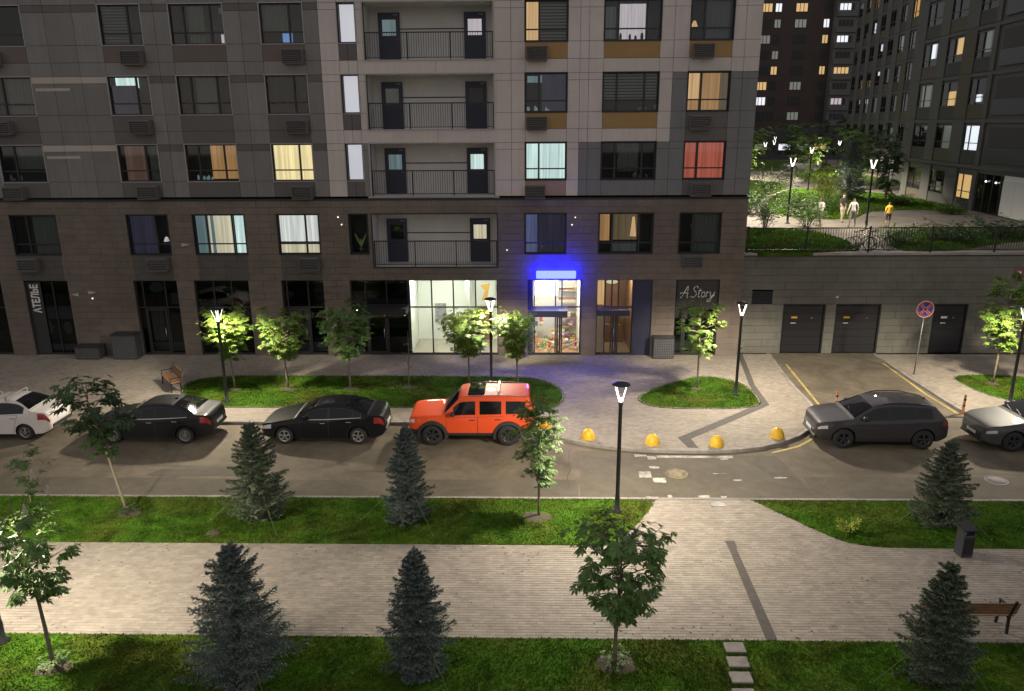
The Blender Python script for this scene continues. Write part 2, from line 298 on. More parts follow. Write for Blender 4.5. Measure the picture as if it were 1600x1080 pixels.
def pavers(name, inc, exc, dx, dy, z, m_, parent, xr, yr, h=.05, gap=.006):
    xs = np.arange(xr[0], xr[1], dx); ys = np.arange(yr[0], yr[1], dy); X, Y = np.meshgrid(xs, ys); X = X+np.where(np.arange(len(ys))%2, dx/2, 0)[:, None]
    X = X.ravel(); Y = Y.ravel(); k = inside(X, Y, inc)
    for e in exc: k &= ~inside(X, Y, e)
    X, Y = X[k], Y[k]; n = len(X); a, b = dx/2-.001, dy/2-gap/2
    zt = z+RNG.normal(0, .001, n); c = .003
    V = np.zeros((n, 8, 3), np.float32); sx = np.array([-1,1,1,-1]); sy = np.array([-1,-1,1,1]); tx, ty = RNG.normal(0, .003, (2, n, 1))
    V[:, :4, 0] = X[:, None]+sx*a; V[:, :4, 1] = Y[:, None]+sy*b; V[:, :4, 2] = z-h
    V[:, 4:, 0] = X[:, None]+sx*(a-.0008); V[:, 4:, 1] = Y[:, None]+sy*(b-c); V[:, 4:, 2] = zt[:, None]+tx*sx*a+ty*sy*b
    F = np.array([(4,5,6,7),(0,1,5,4),(1,2,6,5),(2,3,7,6),(3,0,4,7)]); F = (F[None]+(np.arange(n)*8)[:, None, None]).reshape(-1, 4)
    return fast(name, V.reshape(-1, 3), F, m_, parent, kind='stuff')
STRIP = [(10.55,.3),(10.3,-1.5),(9.85,-4.5),(9.75,-6.95),(7.4,-9.1),(5.85,-10.5),(5.95,-11.3),(5.6,-11.3),(5.4,-10.4),(7.15,-8.85),(9.45,-6.75),(9.6,-4.5),(10.05,-1.5),(10.3,.3)]
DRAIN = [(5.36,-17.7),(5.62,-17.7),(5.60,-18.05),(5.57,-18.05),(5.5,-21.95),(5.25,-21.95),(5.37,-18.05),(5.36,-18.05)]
pavers('paver', off(PAVE_L, .16), [off(q, -.02) for q in (ISL1, ISL2)], .2, .105, 0, 'paver', pave[0], (-30,12), (-12,.45))
pavers('paver', off(PAVE_R, .16), [off(ISL3, -.02)], .2, .105, 0, 'paver', pave[1], (17,28), (-9.2,.45))
pavers('paver', PATH, [], .2, .102, 0, 'paver_path', path, (-21,20), (-22,-15.2))
MB().prism(STRIP, -.05, .007).build('dark_paving_band', 'paver_dark', pave[0])
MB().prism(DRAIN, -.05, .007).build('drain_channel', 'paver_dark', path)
MB().bbox(5.42,5.88,-15.7,-15.4,-.05,.006,.01).build('drain_grate', 'metal_dark', path)

def kerb(poly, name='kerb', w=.15, z=.004, step=1.0, flip=1):
    """a run of single kerb stones along a line"""
    k = link(name, None, None, kind='structure'); P_ = [Vector(p) for p in poly]; segs = []; acc = [P_[0]]; left = step
    i = 0; cur = P_[0]
    while i < len(P_)-1:
        d = (P_[i+1]-cur).length
        if d < left: left -= d; cur = P_[i+1]; acc.append(cur); i += 1
        else: cur = cur+(P_[i+1]-cur).normalized()*left; acc.append(cur); segs.append(acc); acc = [cur]; left = step
    if len(acc) > 1: segs.append(acc)
    for a in segs:
        if max(p.x for p in a) < -24 or min(p.x for p in a) > 24: continue
        mb = MB(); p, q = a[0], a[-1]; t = (q-p).normalized(); p = p+t*.006; q = q-t*.006; nn = Vector((-t.y, t.x))*flip*w; zz = z+random.uniform(-.003,.003)
        V = [(p.x,p.y,-.3),(q.x,q.y,-.3),(q.x+nn.x,q.y+nn.y,-.3),(p.x+nn.x,p.y+nn.y,-.3)]
        e = nn*.12
        V += [(p.x+e.x,p.y+e.y,zz),(q.x+e.x,q.y+e.y,zz),(q.x+nn.x,q.y+nn.y,zz),(p.x+nn.x,p.y+nn.y,zz)]
        V += [(p.x,p.y,zz-.02),(q.x,q.y,zz-.02)]
        mb.add(V, [(4,5,6,7),(8,9,5,4),(0,1,9,8),(2,3,7,6),(1,2,6,5,9),(3,0,8,4,7)]); mb.build('kerb_stone', 'kerb', k)
    return k
kerb(KERB_L); kerb(KERB_R); kerb([(40,-15.13),(-40,-15.13)], z=.012, w=.13)
for isl, st in ((ISL1, .5), (ISL2, .5), (ISL3, .5)): kerb([Vector(p) for p in isl]+[Vector(isl[0])], 'lawn_edging', w=.06, z=.02, step=st)

BARE = [(-12.0,-16.35,.5), (.2,-16.4,.62), (-8.0,-16.5,.55), (-3.6,-16.45,.55), (-9.0,-17.45,.3), (11.8,-16.5,.55), (-10.15,-23.1,.5), (1.81,-22.8,.62), (-6.15,-22.95,.7), (-2.37,-23,.6), (8.3,-23.1,.6),
        (-12.97,-5.18,.42), (-10.63,-5.08,.5), (-7.86,-5.07,.5), (-5.33,-4.9,.5), (-2.73,-4.6,.45), (-.61,-4.7,.4), (7.18,-4.99,.42), (20.26,-4.24,.4)]
def lawn(poly, z, xr, dens, label_mat='lawn'):
    o = sheet('lawn', poly, z, 'lawn', thick=.3); pin = off(poly, -.03)
    xs = [p[0] for p in poly]; ys = [p[1] for p in poly]; x0, x1 = max(min(xs), xr[0]), min(max(xs), xr[1]); y0, y1 = max(min(ys), -26.5), max(ys)
    n = int((x1-x0)*(y1-y0)*dens); X = RNG.uniform(x0, x1, n); Y = RNG.uniform(y0, y1, n); k = inside(X, Y, pin)
    for bx, by, br in BARE:
        br = br*.68
        ok = inside(np.array([bx]), np.array([by]), poly)[0]
        if ok:
            rr = [br*(1+.25*random.uniform(-1,1)) for _ in range(14)]; mb = MB(); c = 14
            V = [(bx+rr[i]*math.cos(2*PI*i/c), by+rr[i]*.8*math.sin(2*PI*i/c), z+.002) for i in range(c)]+[(bx+.5*rr[i]*math.cos(2*PI*i/c), by+.4*rr[i]*math.sin(2*PI*i/c), z+.03+random.uniform(0,.05)) for i in range(c)]+[(bx, by, z+.07)]
            mb.add(V, [(i, (i+1)%c, c+(i+1)%c, c+i) for i in range(c)]+[(c+i, c+(i+1)%c, 2*c) for i in range(c)], 0, True); mb.build('bare_soil', 'soil', o)
            d = np.hypot((X-bx)/br, (Y-by)/(br*.8)); k &= (d > 1) | (RNG.random(n) < .12*d)
    X, Y = X[k], Y[k]; n = len(X); a = RNG.uniform(0, 2*PI, n); h = RNG.uniform(.015, .05, n); w = RNG.uniform(.010, .022, n); ln = RNG.uniform(.005, .04, n); b = RNG.uniform(0, 2*PI, n)
    V = np.zeros((n, 3, 3), np.float32); V[:, :, 0] = X[:, None]; V[:, :, 1] = Y[:, None]; V[:, :, 2] = z
    V[:, 0, 0] -= w*np.cos(a); V[:, 0, 1] -= w*np.sin(a); V[:, 1, 0] += w*np.cos(a); V[:, 1, 1] += w*np.sin(a)
    V[:, 2, 0] += ln*np.cos(b); V[:, 2, 1] += ln*np.sin(b); V[:, 2, 2] += h
    fast('grass', V.reshape(-1, 3), np.arange(n*3).reshape(-1, 3), 'grass', o, kind='stuff'); return o
lawn(ISL1, .015, (-16,2), 700); lawn(ISL2, .015, (4,10), 700); lawn(ISL3, .015, (18,26), 700)
lawn(LAWN_L, .01, (-17.5,4), 800); lawn(LAWN_R, .01, (6.5,16), 800); near = lawn(LAWN_N, .01, (-13,12.5), 1000)
for x, y in ((4.47,-22.25),(4.42,-22.72),(4.36,-23.2),(4.3,-23.7)):
    MB().bbox(x-.22,x+.22,y-.17,y+.17,-.05,.055,.012).build('stepping_stone', 'kerb', near)
# painted markings, each a worn flat inlay of its own
MK = [(3.65,4.02,-11.65,-11.83),(4.05,4.36,-11.83,-12.05),(4.4,7.05,-11.72,-11.92),(6.6,6.85,-11.94,-12.08),(3.58,4.0,-13.05,-13.5),(4.02,4.4,-13.5,-13.85),(4.0,4.35,-12.65,-12.8),(3.62,4.0,-14.85,-15.08),(4.3,4.42,-14.75,-15.05),(5.25,5.6,-14.75,-15.0),(5.95,6.1,-14.78,-14.92),(6.6,6.9,-13.6,-13.7),(8.0,8.4,-13.42,-13.52),(6.05,6.5,-13.15,-13.2)]
for x0, x1, y0, y1 in MK:
    j = lambda: random.uniform(-.03,.03); MB().prism([(x0+j(),y1+j()),((x0+x1)/2,y1+j()),(x1+j(),y1+j()),(x1+j(),y0+j()),((x0+x1)/2,y0+j()),(x0+j(),y0+j())], -.125, -.112).build('painted_mark', 'paint_white', road)
for P_ in ([(1.4,-14.98),(2.95,-14.9),(2.95,-14.97),(1.4,-15.06)], [(8.5,-11.42),(9.6,-10.85),(10.4,-10.1),(10.46,-10.2),(9.65,-10.96),(8.52,-11.52)]):
    MB().prism(P_, -.125, -.111).build('painted_line', 'paint_yellow', road)
drv = bpy.data.objects['driveway']
for x0, y0, x1, y1 in ((12.22,-1.3,11.85,-6.95),(16.88,-1.1,16.84,-5.5),(16.84,-5.5,17.02,-7.7)):
    f = lambda y: -.118+(y+9.2)/9.7*.112+.004
    MB().add([(x0-.05,y0,f(y0)),(x0+.05,y0,f(y0)),(x1+.05,y1,f(y1)),(x1-.05,y1,f(y1))], [(0,3,2,1)]).build('painted_line', 'paint_yellow', drv)
MB().bbox(11.7,17.1,-8.05,-7.95,-.12,-.085,.01).build('drain_channel', 'metal_dark', drv)
for x, y, m_, rr in ((4.85,-13.2,'cover_worn',.38),(15.1,-13.6,'concrete',.36)):
    o = MB().lathe([(0,-.108),(rr-.08,-.108),(rr-.08,-.110),(rr-.05,-.110),(rr-.05,-.104),(rr,-.106),(rr,-.14)], 24, (x,y,0)).build('manhole_cover', m_, road)

# litter of fallen leaves on path and pavement, thin cracks in the asphalt
def litter(parent, xr, yr, z, n):
    X = RNG.uniform(*xr, n); Y = RNG.uniform(*yr, n); a = RNG.uniform(0, 2*PI, n); s_ = RNG.uniform(.02, .05, n); V = np.zeros((n, 4, 3), np.float32)
    for k in range(4):
        f = (1, .45, 1, .45)[k]; V[:, k, 0] = X+np.cos(a+k*PI/2)*s_*f; V[:, k, 1] = Y+np.sin(a+k*PI/2)*s_*f; V[:, k, 2] = z+.004+(k%2)*RNG.uniform(.001, .012, n)
    fast('fallen_leaves', V.reshape(-1, 3), np.arange(n*4).reshape(-1, 4), 'soil', parent, kind='stuff')
litter(path, (-15,14), (-21.9,-18.1), .002, 110); litter(path, (-15,14), (-21.9,-21.4), .002, 90); litter(path, (-15,2), (-18.5,-18.05), .002, 60); litter(road, (-20,20), (-15.0,-14.3), -.114, 90); litter(pave[0], (-16,11), (-3.3,-.3), .002, 70)
for x, y, dx, dy, n in ((-16,-12.4,.5,-.05,14),(1.4,-11.2,-.02,-.32,11),(9.0,-12.0,.05,-.26,10),(-6,-13.2,.45,.04,9),(13,-13.0,.5,-.03,12),(-13.5,-14.8,.28,.2,7)):
    L_ = [Vector((x+dx*i+random.uniform(-.05,.05), y+dy*i+random.uniform(-.05,.05))) for i in range(n)]; mb = MB()
    for p, q in zip(L_[:-1], L_[1:]): t = (q-p).normalized(); w = Vector((-t.y, t.x))*.010; mb.add([(p.x-w.x,p.y-w.y,-.1145),(q.x-w.x,q.y-w.y,-.1145),(q.x+w.x,q.y+w.y,-.1145),(p.x+w.x,p.y+w.y,-.1145)], [(0,1,2,3)])
    mb.build('crack', 'joint', road)
# ------------------------------------------------------------------ apartment building
BLD = thing('apartment_building', 'grey and white panelled apartment block above a brown stone ground floor', 'building')
XL, XR = -30.5, 10.2
COLS = dict(Z=(-29.2,-27.2), A=(-25.1,-22.95), B=(-19.4,-17.5), C=(-16.2,-13.78), D=(-12.12,-10.2), E=(-8.66,-7.84), F=(-.26,1.63), G=(3.26,5.76), H=(7.07,8.95))
BALC = (-7.5,-1.7)
LAY = dict(Z='WN', A='NW', B='WN', C='NWN', D='WN', E='1', F='NW', G='NWN', H='NW')
FR = {'WN': (0,.67,1), 'NW': (0,.33,1), 'NWN': (0,.25,.75,1), '1': (0,1)}
def wavy(x0, x1, z0, z1, y, name, m_, parent, amp=.03):
    n = max(6, int((x1-x0)/.045)); V = []; F = []
    ph = random.uniform(0, 6); fr = random.uniform(28, 44)
    for i in range(n+1):
        x = x0+(x1-x0)*i/n; yy = y+amp*math.sin(x*fr+ph)+amp*.5*math.sin(x*fr*.37+1)
        V += [(x, yy, z0), (x, yy, z1)]
    for i in range(n): F.append((2*i, 2*i+2, 2*i+3, 2*i+1))
    return MB().add(V, F, 0, True).build(name, m_, parent)
def window(parent, x0, x1, z0, z1, lay, content=(), y=.10, low=.5, gl='glass', back='room_dark', deep=.9, trim=None):
    t = .055; fr = FR[lay]; mb = MB()
    xs = [x0+(x1-x0)*f for f in fr]; zs = [z0, z1] if lay == '1' or not low else [z0, z0+low, z1]
    mb.box(x0,x1,y,y+.08,z0,z0+t).box(x0,x1,y,y+.08,z1-t,z1).box(x0,x0+t,y+.002,y+.078,z0+t,z1-t).box(x1-t,x1,y+.002,y+.078,z0+t,z1-t)
    for x in xs[1:-1]: mb.box(x-.04,x+.04,y-.004,y+.076,z0+t,z1-t)
    for z in zs[1:-1]:
        for a, b in zip(xs[:-1], xs[1:]): mb.box(a+.045,b-.045,y+.004,y+.07,z-.03,z+.03)
    w = mb.build('window', 'frame_dark', parent)
    if trim:
        mb = MB(); d = .035
        mb.box(x0-d,x1+d,-.025,.1,z0-d,z0).box(x0-d,x1+d,-.025,.1,z1,z1+d).box(x0-d,x0,-.023,.1,z0,z1).box(x1,x1+d,-.023,.1,z0,z1)
        mb.build('window_surround', trim, w)
    for a, b in zip(xs[:-1], xs[1:]):
        for c, d in zip(zs[:-1], zs[1:]):
            MB().box(a+.02,b-.02,y+.035,y+.045,c+.02,d-.02).build('pane', gl, w)
    mb = MB(); yb = y+deep   # the room behind: back wall, sides, floor, ceiling
    mb.add([(x0-.06,y+.09,z0-.06),(x1+.06,y+.09,z0-.06),(x1+.06,y+.09,z1+.06),(x0-.06,y+.09,z1+.06),(x0-.06,yb,z0-.06),(x1+.06,yb,z0-.06),(x1+.06,yb,z1+.06),(x0-.06,yb,z1+.06)], [(4,5,6,7),(0,1,5,4),(1,2,6,5),(2,3,7,6),(3,0,4,7)])
    mb.build('room', back, w)
    for it in content:
        k, a, b, c, d, m_ = it; X0, X1, Z0, Z1 = x0+.02+(x1-x0-.04)*a, x0+.02+(x1-x0-.04)*b, z0+.02+(z1-z0-.04)*c, z0+.02+(z1-z0-.04)*d
        if k == 'curtain': wavy(X0, X1, Z0, Z1, y+.2, 'curtain', m_, w)
        elif k == 'back': MB().box(X0,X1,y+.45,y+.46,Z0,Z1).build('lit_wall', m_, w)
        elif k == 'lamp': MB().lathe([(0,Z1),(.06,Z1-.02),((X1-X0)/2,Z0),(0,Z0)], 10, ((X0+X1)/2,y+.35,0)).build('room_lamp', m_, w)
        elif k == 'blind':
            mb = MB(); zz = Z0
            while zz < Z1: mb.box(X0,X1,y+.15,y+.17,zz,zz+.085); zz += .13
            mb.build('blind', m_, w)
        elif k == 'plant':
            mb = MB(); cx = (X0+X1)/2; mb.lathe([(0,Z0),(.07,Z0),(.09,Z0+.16),(0,Z0+.16)], 10, (cx,y+.25,0), mi=1)
            for i in range(16):
                a_ = random.uniform(0, 2*PI); l = random.uniform(.2,.5)*(Z1-Z0); p = Vector((cx,y+.25,Z0+.16)); q = p+Vector((math.cos(a_)*l*.45, math.sin(a_)*.05, l)); s_ = Vector((.035,0,.02))
                mb.add([p,(p+q)/2+s_,q,(p+q)/2-s_], [(0,1,2,3)])
            mb.build('house_plant', [m_, 'concrete'], w)
        elif k == 'things':
            for i in range(5):
                x = X0+(X1-X0)*random.random(); h = random.uniform(.08,.3)
                MB().lathe([(0,Z0),(.05,Z0),(.06,Z0+h*.5),(.03,Z0+h),(0,Z0+h)], 8, (x,y+.16,0)).build('ornament', m_, w)
    return w
CT = {
 (5,'B'): [('blind',0,.6,.0,1,'curtain_dark')], (5,'C'): [('lamp',.4,.5,.15,.3,'spark'), ('back',.86,1,0,.27,'lit_pinkwhite'), ('back',.86,.96,.8,.95,'dim_grey'), ('curtain',.3,.6,0,1,'curtain_dark')], (5,'D'): [('back',.42,.66,.04,.28,'screen_blue'), ('curtain',0,.66,.3,1,'curtain_dark')],
 (5,'F'): [('curtain',0,.33,0,1,'lit_warm'), ('blind',.35,1,.02,.98,'blind_grey'), ('back',.1,.3,.02,.3,'lit_cream')], (5,'G'): [('curtain',.27,.74,.0,.92,'lit_pinkwhite'), ('curtain',.02,.2,.05,.85,'dim_grey'), ('things',.27,.72,.03,.3,'room_dark')], (5,'H'): [('curtain',.34,.95,0,1,'curtain_dark'), ('lamp',.04,.2,.35,.5,'lit_warm')],
 (6,'B'): [('curtain',0,1,0,1,'dim_warm')], (6,'G'): [('curtain',0,1,0,1,'lit_cream')], (6,'H'): [('blind',0,1,0,1,'blind_grey')],
 (4,'B'): [('back',.04,.62,.72,1,'lit_cyan'), ('curtain',0,.62,0,.78,'dim_violet')], (4,'C'): [('curtain',.3,.75,0,1,'curtain_dark'), ('back',.3,.38,.85,1,'dim_grey')], (4,'D'): [('curtain',0,1,0,1,'room_dark')], (4,'A'): [('curtain',.35,1,0,1,'curtain_dark')],
 (4,'F'): [('back',.04,.3,.78,.95,'dim_cyan'), ('back',.36,.75,.78,.97,'dim_cyan'), ('lamp',.4,.62,.03,.3,'dim_cyan'), ('things',.02,.3,.03,.3,'dim_cyan'), ('curtain',.4,1,.0,1,'dim_violet')], (4,'G'): [('blind',0,.74,.3,1,'blind_grey'), ('blind',.76,1,.3,1,'blind_grey'), ('things',.6,.98,.03,.3,'blind_grey')], (4,'H'): [('curtain',0,.3,.3,1,'lit_warm'), ('curtain',.36,.8,0,1,'lit_orange'), ('curtain',0,.3,0,.29,'lit_orange'), ('curtain',.8,1,0,1,'dim_warm')],
 (3,'B'): [('curtain',.1,.62,0,1,'dim_pink'), ('curtain',.7,1,0,1,'curtain_dark')], (3,'C'): [('curtain',.45,1,.05,1,'lit_orange'), ('things',.05,.45,.03,.3,'dim_cyan')], (3,'D'): [('curtain',0,1,0,1,'lit_yellow')],
 (3,'F'): [('curtain',0,1,0,1,'lit_cyan')], (3,'G'): [('curtain',.3,.7,.2,1,'curtain_dark'), ('things',.02,.98,.03,.3,'blind_grey')], (3,'H'): [('curtain',0,.3,0,1,'lit_red'), ('curtain',.36,1,0,1,'lit_red'), ('lamp',.03,.1,.05,.12,'spark')], (3,'A'): [('curtain',.3,1,.35,1,'curtain_dark'), ('things',.1,.4,.03,.3,'dim_violet')],
 (2,'A'): [('curtain',.4,1,0,1,'curtain_dark')], (2,'B'): [('curtain',.0,.62,0,1,'dim_violet'), ('lamp',.75,.9,.3,.42,'lit_pinkwhite')], (2,'C'): [('curtain',0,.25,0,1,'dim_cyan'), ('curtain',.25,.72,0,1,'lit_cream'), ('curtain',.78,1,.0,1,'lit_cyan'), ('curtain',.25,.36,0,1,'dim_cyan')], (2,'D'): [('curtain',0,1,.3,1,'lit_white'), ('curtain',0,1,0,.26,'lit_cream')], (2,'E'): [('plant',.2,.8,.05,.9,'dim_green')],
 (2,'F'): [('curtain',0,.3,0,1,'dim_blue'), ('curtain',.34,1,0,1,'dim_violet')], (2,'G'): [('curtain',0,.2,.3,1,'lit_orange'), ('back',.26,.74,.3,1,'dim_warm'), ('lamp',.6,.72,.4,.9,'lit_warm'), ('back',.26,.74,0,.25,'dim_grey')], (2,'H'): [('curtain',.34,1,0,1,'curtain_dark'), ('plant',.25,.6,.3,.98,'dim_green')],
}
# --- the wall: cells between openings; core in one piece, cladding panel by panel
JX = [-27.6,-26.2,-21.9,-20.6,-16.9,-13.0,-9.5,-8.25,-4.3,-.9,2.2,2.6,6.37,9.5]
core = MB(); NP = [0]
PANEL = {}
def panel(x0, x1, z0, z1, m_, name='cladding_panel', g=.007):
    core.box(x0,x1,.055,.30,z0,z1)
    w, h = x1-x0-2*g, z1-z0-2*g; key = (round(w,3), round(h,3), m_)
    if key not in PANEL:
        b = MB().bbox(-w/2,w/2,0,.05,-h/2,h/2,.004); me = bpy.data.meshes.new(name); me.from_pydata(b.v, [], b.f); me.polygons.foreach_set('use_smooth', [False]*len(b.f)); me.materials.append(MATS[m_]); PANEL[key] = me
    link(name, PANEL[key], BLD, ((x0+x1)/2, random.uniform(-.002,.002), (z0+z1)/2))
def fill(z0, z1, opens, colour, name='cladding_panel', joints=JX):
    """panels over the free stretches of one row"""
    ed = sorted(opens); x = XL; free = []
    for a, b in ed:
        if a > x: free.append((x, a))
        x = max(x, b)
    if x < XR: free.append((x, XR))
    for a, b in free:
        cuts = [a]+[j for j in joints if a+.25 < j < b-.25]+[b]
        for c, d in zip(cuts[:-1], cuts[1:]):
            m_ = colour((c+d)/2)
            if m_: panel(c, d, z0, z1, m_, name)
def in_col(x):
    for k, (a, b) in COLS.items():
        if a <= x <= b: return k
    return None
FZ = lambda k: 8.6+3.03*(k-3)      # window sill of floor k
for k in (3, 4, 5, 6):
    b = FZ(k); t = b+1.69; s = b-.74; l = (b-3.03+1.69) if k > 3 else 7.78
    def base(x, z):
        if x < -9.5: return 'grey_clad' if int(x*1.3+k) % 3 else 'grey_clad_light'
        if x > 6.37 and k <= 4: return 'slate_clad'
        if x > 2.2 and k == 3 and z < t+.01: return 'slate_clad'
        if -8.67 < x < -7.5 and k == 3: return 'grey_clad_light'
        return 'white_clad'
    wo = [COLS[c] for c in COLS]+[BALC]
    bal = [BALC]
    colcuts = sorted(set(JX+[e for c in COLS.values() for e in c]))
    def spandrel(x):
        c = in_col(x)
        if not c: return base(x, s)
        if c in 'ZABCD': return 'dark_clad' if k != 5 else 'rust_clad'
        if c == 'E': return 'dark_clad'
        if k >= 5: return 'ochre_clad'
        if k == 4: return 'dark_clad' if c == 'H' else 'ochre_clad'
        return {'F': 'brown_clad', 'G': 'slate_clad', 'H': 'dark_clad'}[c]
    def lnk(x):
        c = in_col(x)
        if c and k == 4 and c in 'ZABCDH': return 'dark_clad'
        if x > 6.37 and k == 4: return 'slate_clad'
        return base(x, t) if k != 4 or x < 2.2 else 'white_clad'
    # openings clear the balcony as well: 7.91..10.34 relative to the sill -0.69..+1.74
    if k > 3: fill(l, s, [], lnk, joints=colcuts)
    fill(s, b, bal, spandrel, joints=colcuts)
    fill(b, t-.30, wo, lambda x: base(x, b))
    def head(x):
        if x < -9.5: return 'beige_clad' if (k in (3,4) and -22.9 < x < -19.4) else 'dark_clad'
        return base(x, t-.1)
    fill(t-.30, t, wo, head)
    for c, (x0, x1) in COLS.items():
        if c == 'E':
            window(BLD, x0, x1, b, t, '1', [('back',0,1,0,1,'stair_light')], gl='glass_clear', deep=.6, trim='trim_light')
        else: window(BLD, x0, x1, b, t, LAY[c], CT.get((k, c), ()), trim='trim_light' if c in 'ZABCD' else 'frame_dark', gl='glass' if (k, c) in CT else 'glass_dark')
    if k in (3, 4):
        MB().bbox(-22.8,-21.2,-.012,.0,t-.62,t-.49,.004).build('accent_strip', 'beige_clad', BLD)
MB().box(XL,XR,0,.30,FZ(6)+1.69,24).build('upper_wall', 'grey_clad', BLD)
# --- stone clad lower two floors, course by course
CH = .32
OP2 = [(COLS[c][0]-.04, COLS[c][1]+.04, 5.12, 7.04) for c in COLS]+[(-7.6,-1.6,4.48,7.04)]
SHOP = dict(s00=(-29.3,-26.2), s1=(-25.05,-22.85), s2=(-19.55,-17.4), s3=(-16.55,-13.85), s4=(-12.22,-10.15), ent=(-8.85,-1.62), s5=(-.15,2.46), s6=(3.2,5.9), s7=(7.03,9.13))
OPS = OP2+[(a, b, 0, 3.84) for a, b in SHOP.values()]
tiles = []
for r_ in range(24):
    z0, z1 = r_*CH, (r_+1)*CH; op = sorted((a, b) for a, b, c, d in OPS if c < z1-.01 and d > z0+.01); x = XL; free = []
    for a, b in op:
        if a > x: free.append((x, a))
        x = max(x, b)
    if x < XR: free.append((x, XR))
    for a, b in free:
        core.box(a, b, .055, .30, z0, z1); st = XL+(r_ % 2)*.6; j = math.floor((a-st)/1.2); c = a
        while c < b-.01:
            d = min(b, st+1.2*(math.floor((c-st+.02)/1.2)+1))
            if b-d < .15: d = b
            for e in [e for q in 'ABCD' for e in COLS[q]]:
                if 3.8 < z0 < 5.1 and c+.05 < e < d-.05: d = e; break
            xm = (c+d)/2; dk = any(COLS[q][0] < xm < COLS[q][1] for q in 'ABCD') and 3.8 < z0 < 5.12
            tiles.append((c, d, z0, z1, 'stone_dark' if dk else 'stone')); c = d
tiles.sort(key=lambda q: abs((q[0]+q[1])/2+3)+abs(q[2]-4)*.3)
TM = {}; rest = MB()
for i, (c, d, z0, z1, m_) in enumerate(tiles):
    g = .004
    if i < 290:
        key = (round(d-c, 3), m_)
        if key not in TM:
            b = MB().bbox(-(d-c)/2+g,(d-c)/2-g,0,.05,-CH/2+g,CH/2-g,.003); me = bpy.data.meshes.new('stone_tile'); me.from_pydata(b.v, [], b.f); me.polygons.foreach_set('use_smooth', [False]*len(b.f)); me.materials.append(MATS[m_]); TM[key] = me
        link('stone_tile', TM[key], BLD, ((c+d)/2, random.uniform(-.003,.001), (z0+z1)/2))
    else: dy = random.uniform(-.003,.001); rest.box(c+g,d-g,dy,.05,z0+g,z1-g, 1 if m_ == 'stone_dark' else 0)
rest.build('stone_tiles', ['stone','stone_dark'], BLD, kind='stuff')
core.build('wall', 'joint', BLD)
MB().box(XL,XR+.01,-.035,.06,7.685,7.775).build('cornice', 'frame_dark', BLD)
for c in COLS:
    x0, x1 = COLS[c]; window(BLD, x0-.03, x1+.03, 5.125, 7.035, LAY[c], CT.get((2, c), ()), gl='glass' if (2, c) in CT else 'glass_dark', trim='frame_dark')
# --- balconies
def balcony(z0, z1, x0, x1, rail_z, lit, dark=False, rim=True):
    d = 1.5; bw = MB()
    bw.box(x0-.2,x1+.2,d,d+.1,z0-.1,z1+.1).box(x0-.2,x0-.001,.06,d,z0,z1).box(x1+.001,x1+.2,.06,d,z0,z1).box(x0-.2,x1+.2,.06,d,z0-.15,z0).box(x0-.2,x1+.2,.06,d,z1,z1+.15)
    w = bw.build('balcony_recess', 'balcony_wall', BLD)
    if rim: MB().box(x0-.06,x1+.06,-.03,.05,z1,z1+.06).box(x0-.06,x1+.06,-.03,.05,z0-.06,z0).box(x0-.06,x0,-.028,.05,z0,z1).box(x1,x1+.06,-.028,.05,z0,z1).build('balcony_rim', 'frame_dark' if dark else 'trim_light', w)
    for i, (a, m_) in enumerate(((x0+.42, lit[0]), (x1-1.4, lit[1]))):
        mb = MB(); b = a+1.0; y = d-.09; zt = z0+2.15
        mb.box(a,b,y,y+.08,z0,z0+1.15).box(a,b,y,y+.08,zt-.3,zt); mb.box(a,a+.18,y,y+.08,z0+1.15,zt-.3).box(b-.18,b,y,y+.08,z0+1.15,zt-.3)
        dr = mb.build('door', 'metal_navy', BLD)
        MB().box(a+.18,b-.18,y+.03,y+.04,z0+1.15,zt-.3).build('pane', 'glass_clear' if m_ else 'glass_dark', dr)
        MB().box(a+.17,b-.17,y+.055,y+.07,z0+1.14,zt-.29).build('door_window', m_ or 'metal_navy', dr)
        MB().tube([(b-.09,y,z0+1.0),(b-.09,y-.06,z0+1.0),(b-.2,y-.06,z0+1.0)], .012).build('handle', 'chrome', dr)
        MB().box(b-.3,b-.08,y-.03,y,zt-.12,zt-.07).build('door_closer', 'metal_grey', dr)
    MB().box(x0+1.42,x1-1.41,d-.012,d,z0+1.42,z0+1.47).build('wall_joint', 'joint', w)
    mb = MB(); y = .09
    mb.box(x0,x1,y,y+.05,rail_z-.05,rail_z).box(x0,x1,y+.01,y+.04,z0+.08,z0+.11)
    n = int((x1-x0)/.11)
    for i in range(n+1): x = x0+.02+(x1-x0-.04)*i/n; mb.box(x-.009,x+.009,y+.016,y+.034,z0+.11,rail_z-.05)
    for x in (x0+.03, x0+(x1-x0)/3, x0+2*(x1-x0)/3, x1-.03): mb.box(x-.025,x+.025,y+.002,y+.048,z0,rail_z-.05)
    mb.build('railing', 'metal_dark', BLD)
DW = [('dim_grey','dim_blue')]
for k, lit in ((3,('dim_cyan','lit_cyan')), (4,('dim_grey',None)), (5,('dim_cyan','lit_pinkwhite')), (6,('dim_grey','dim_grey'))):
    b = FZ(k); balcony(b-.72, b+1.68, *BALC, b-.72+1.18, lit)
balcony(4.5, 7.02, -7.58, -1.62, 5.75, (None, 'lit_cream'), True)
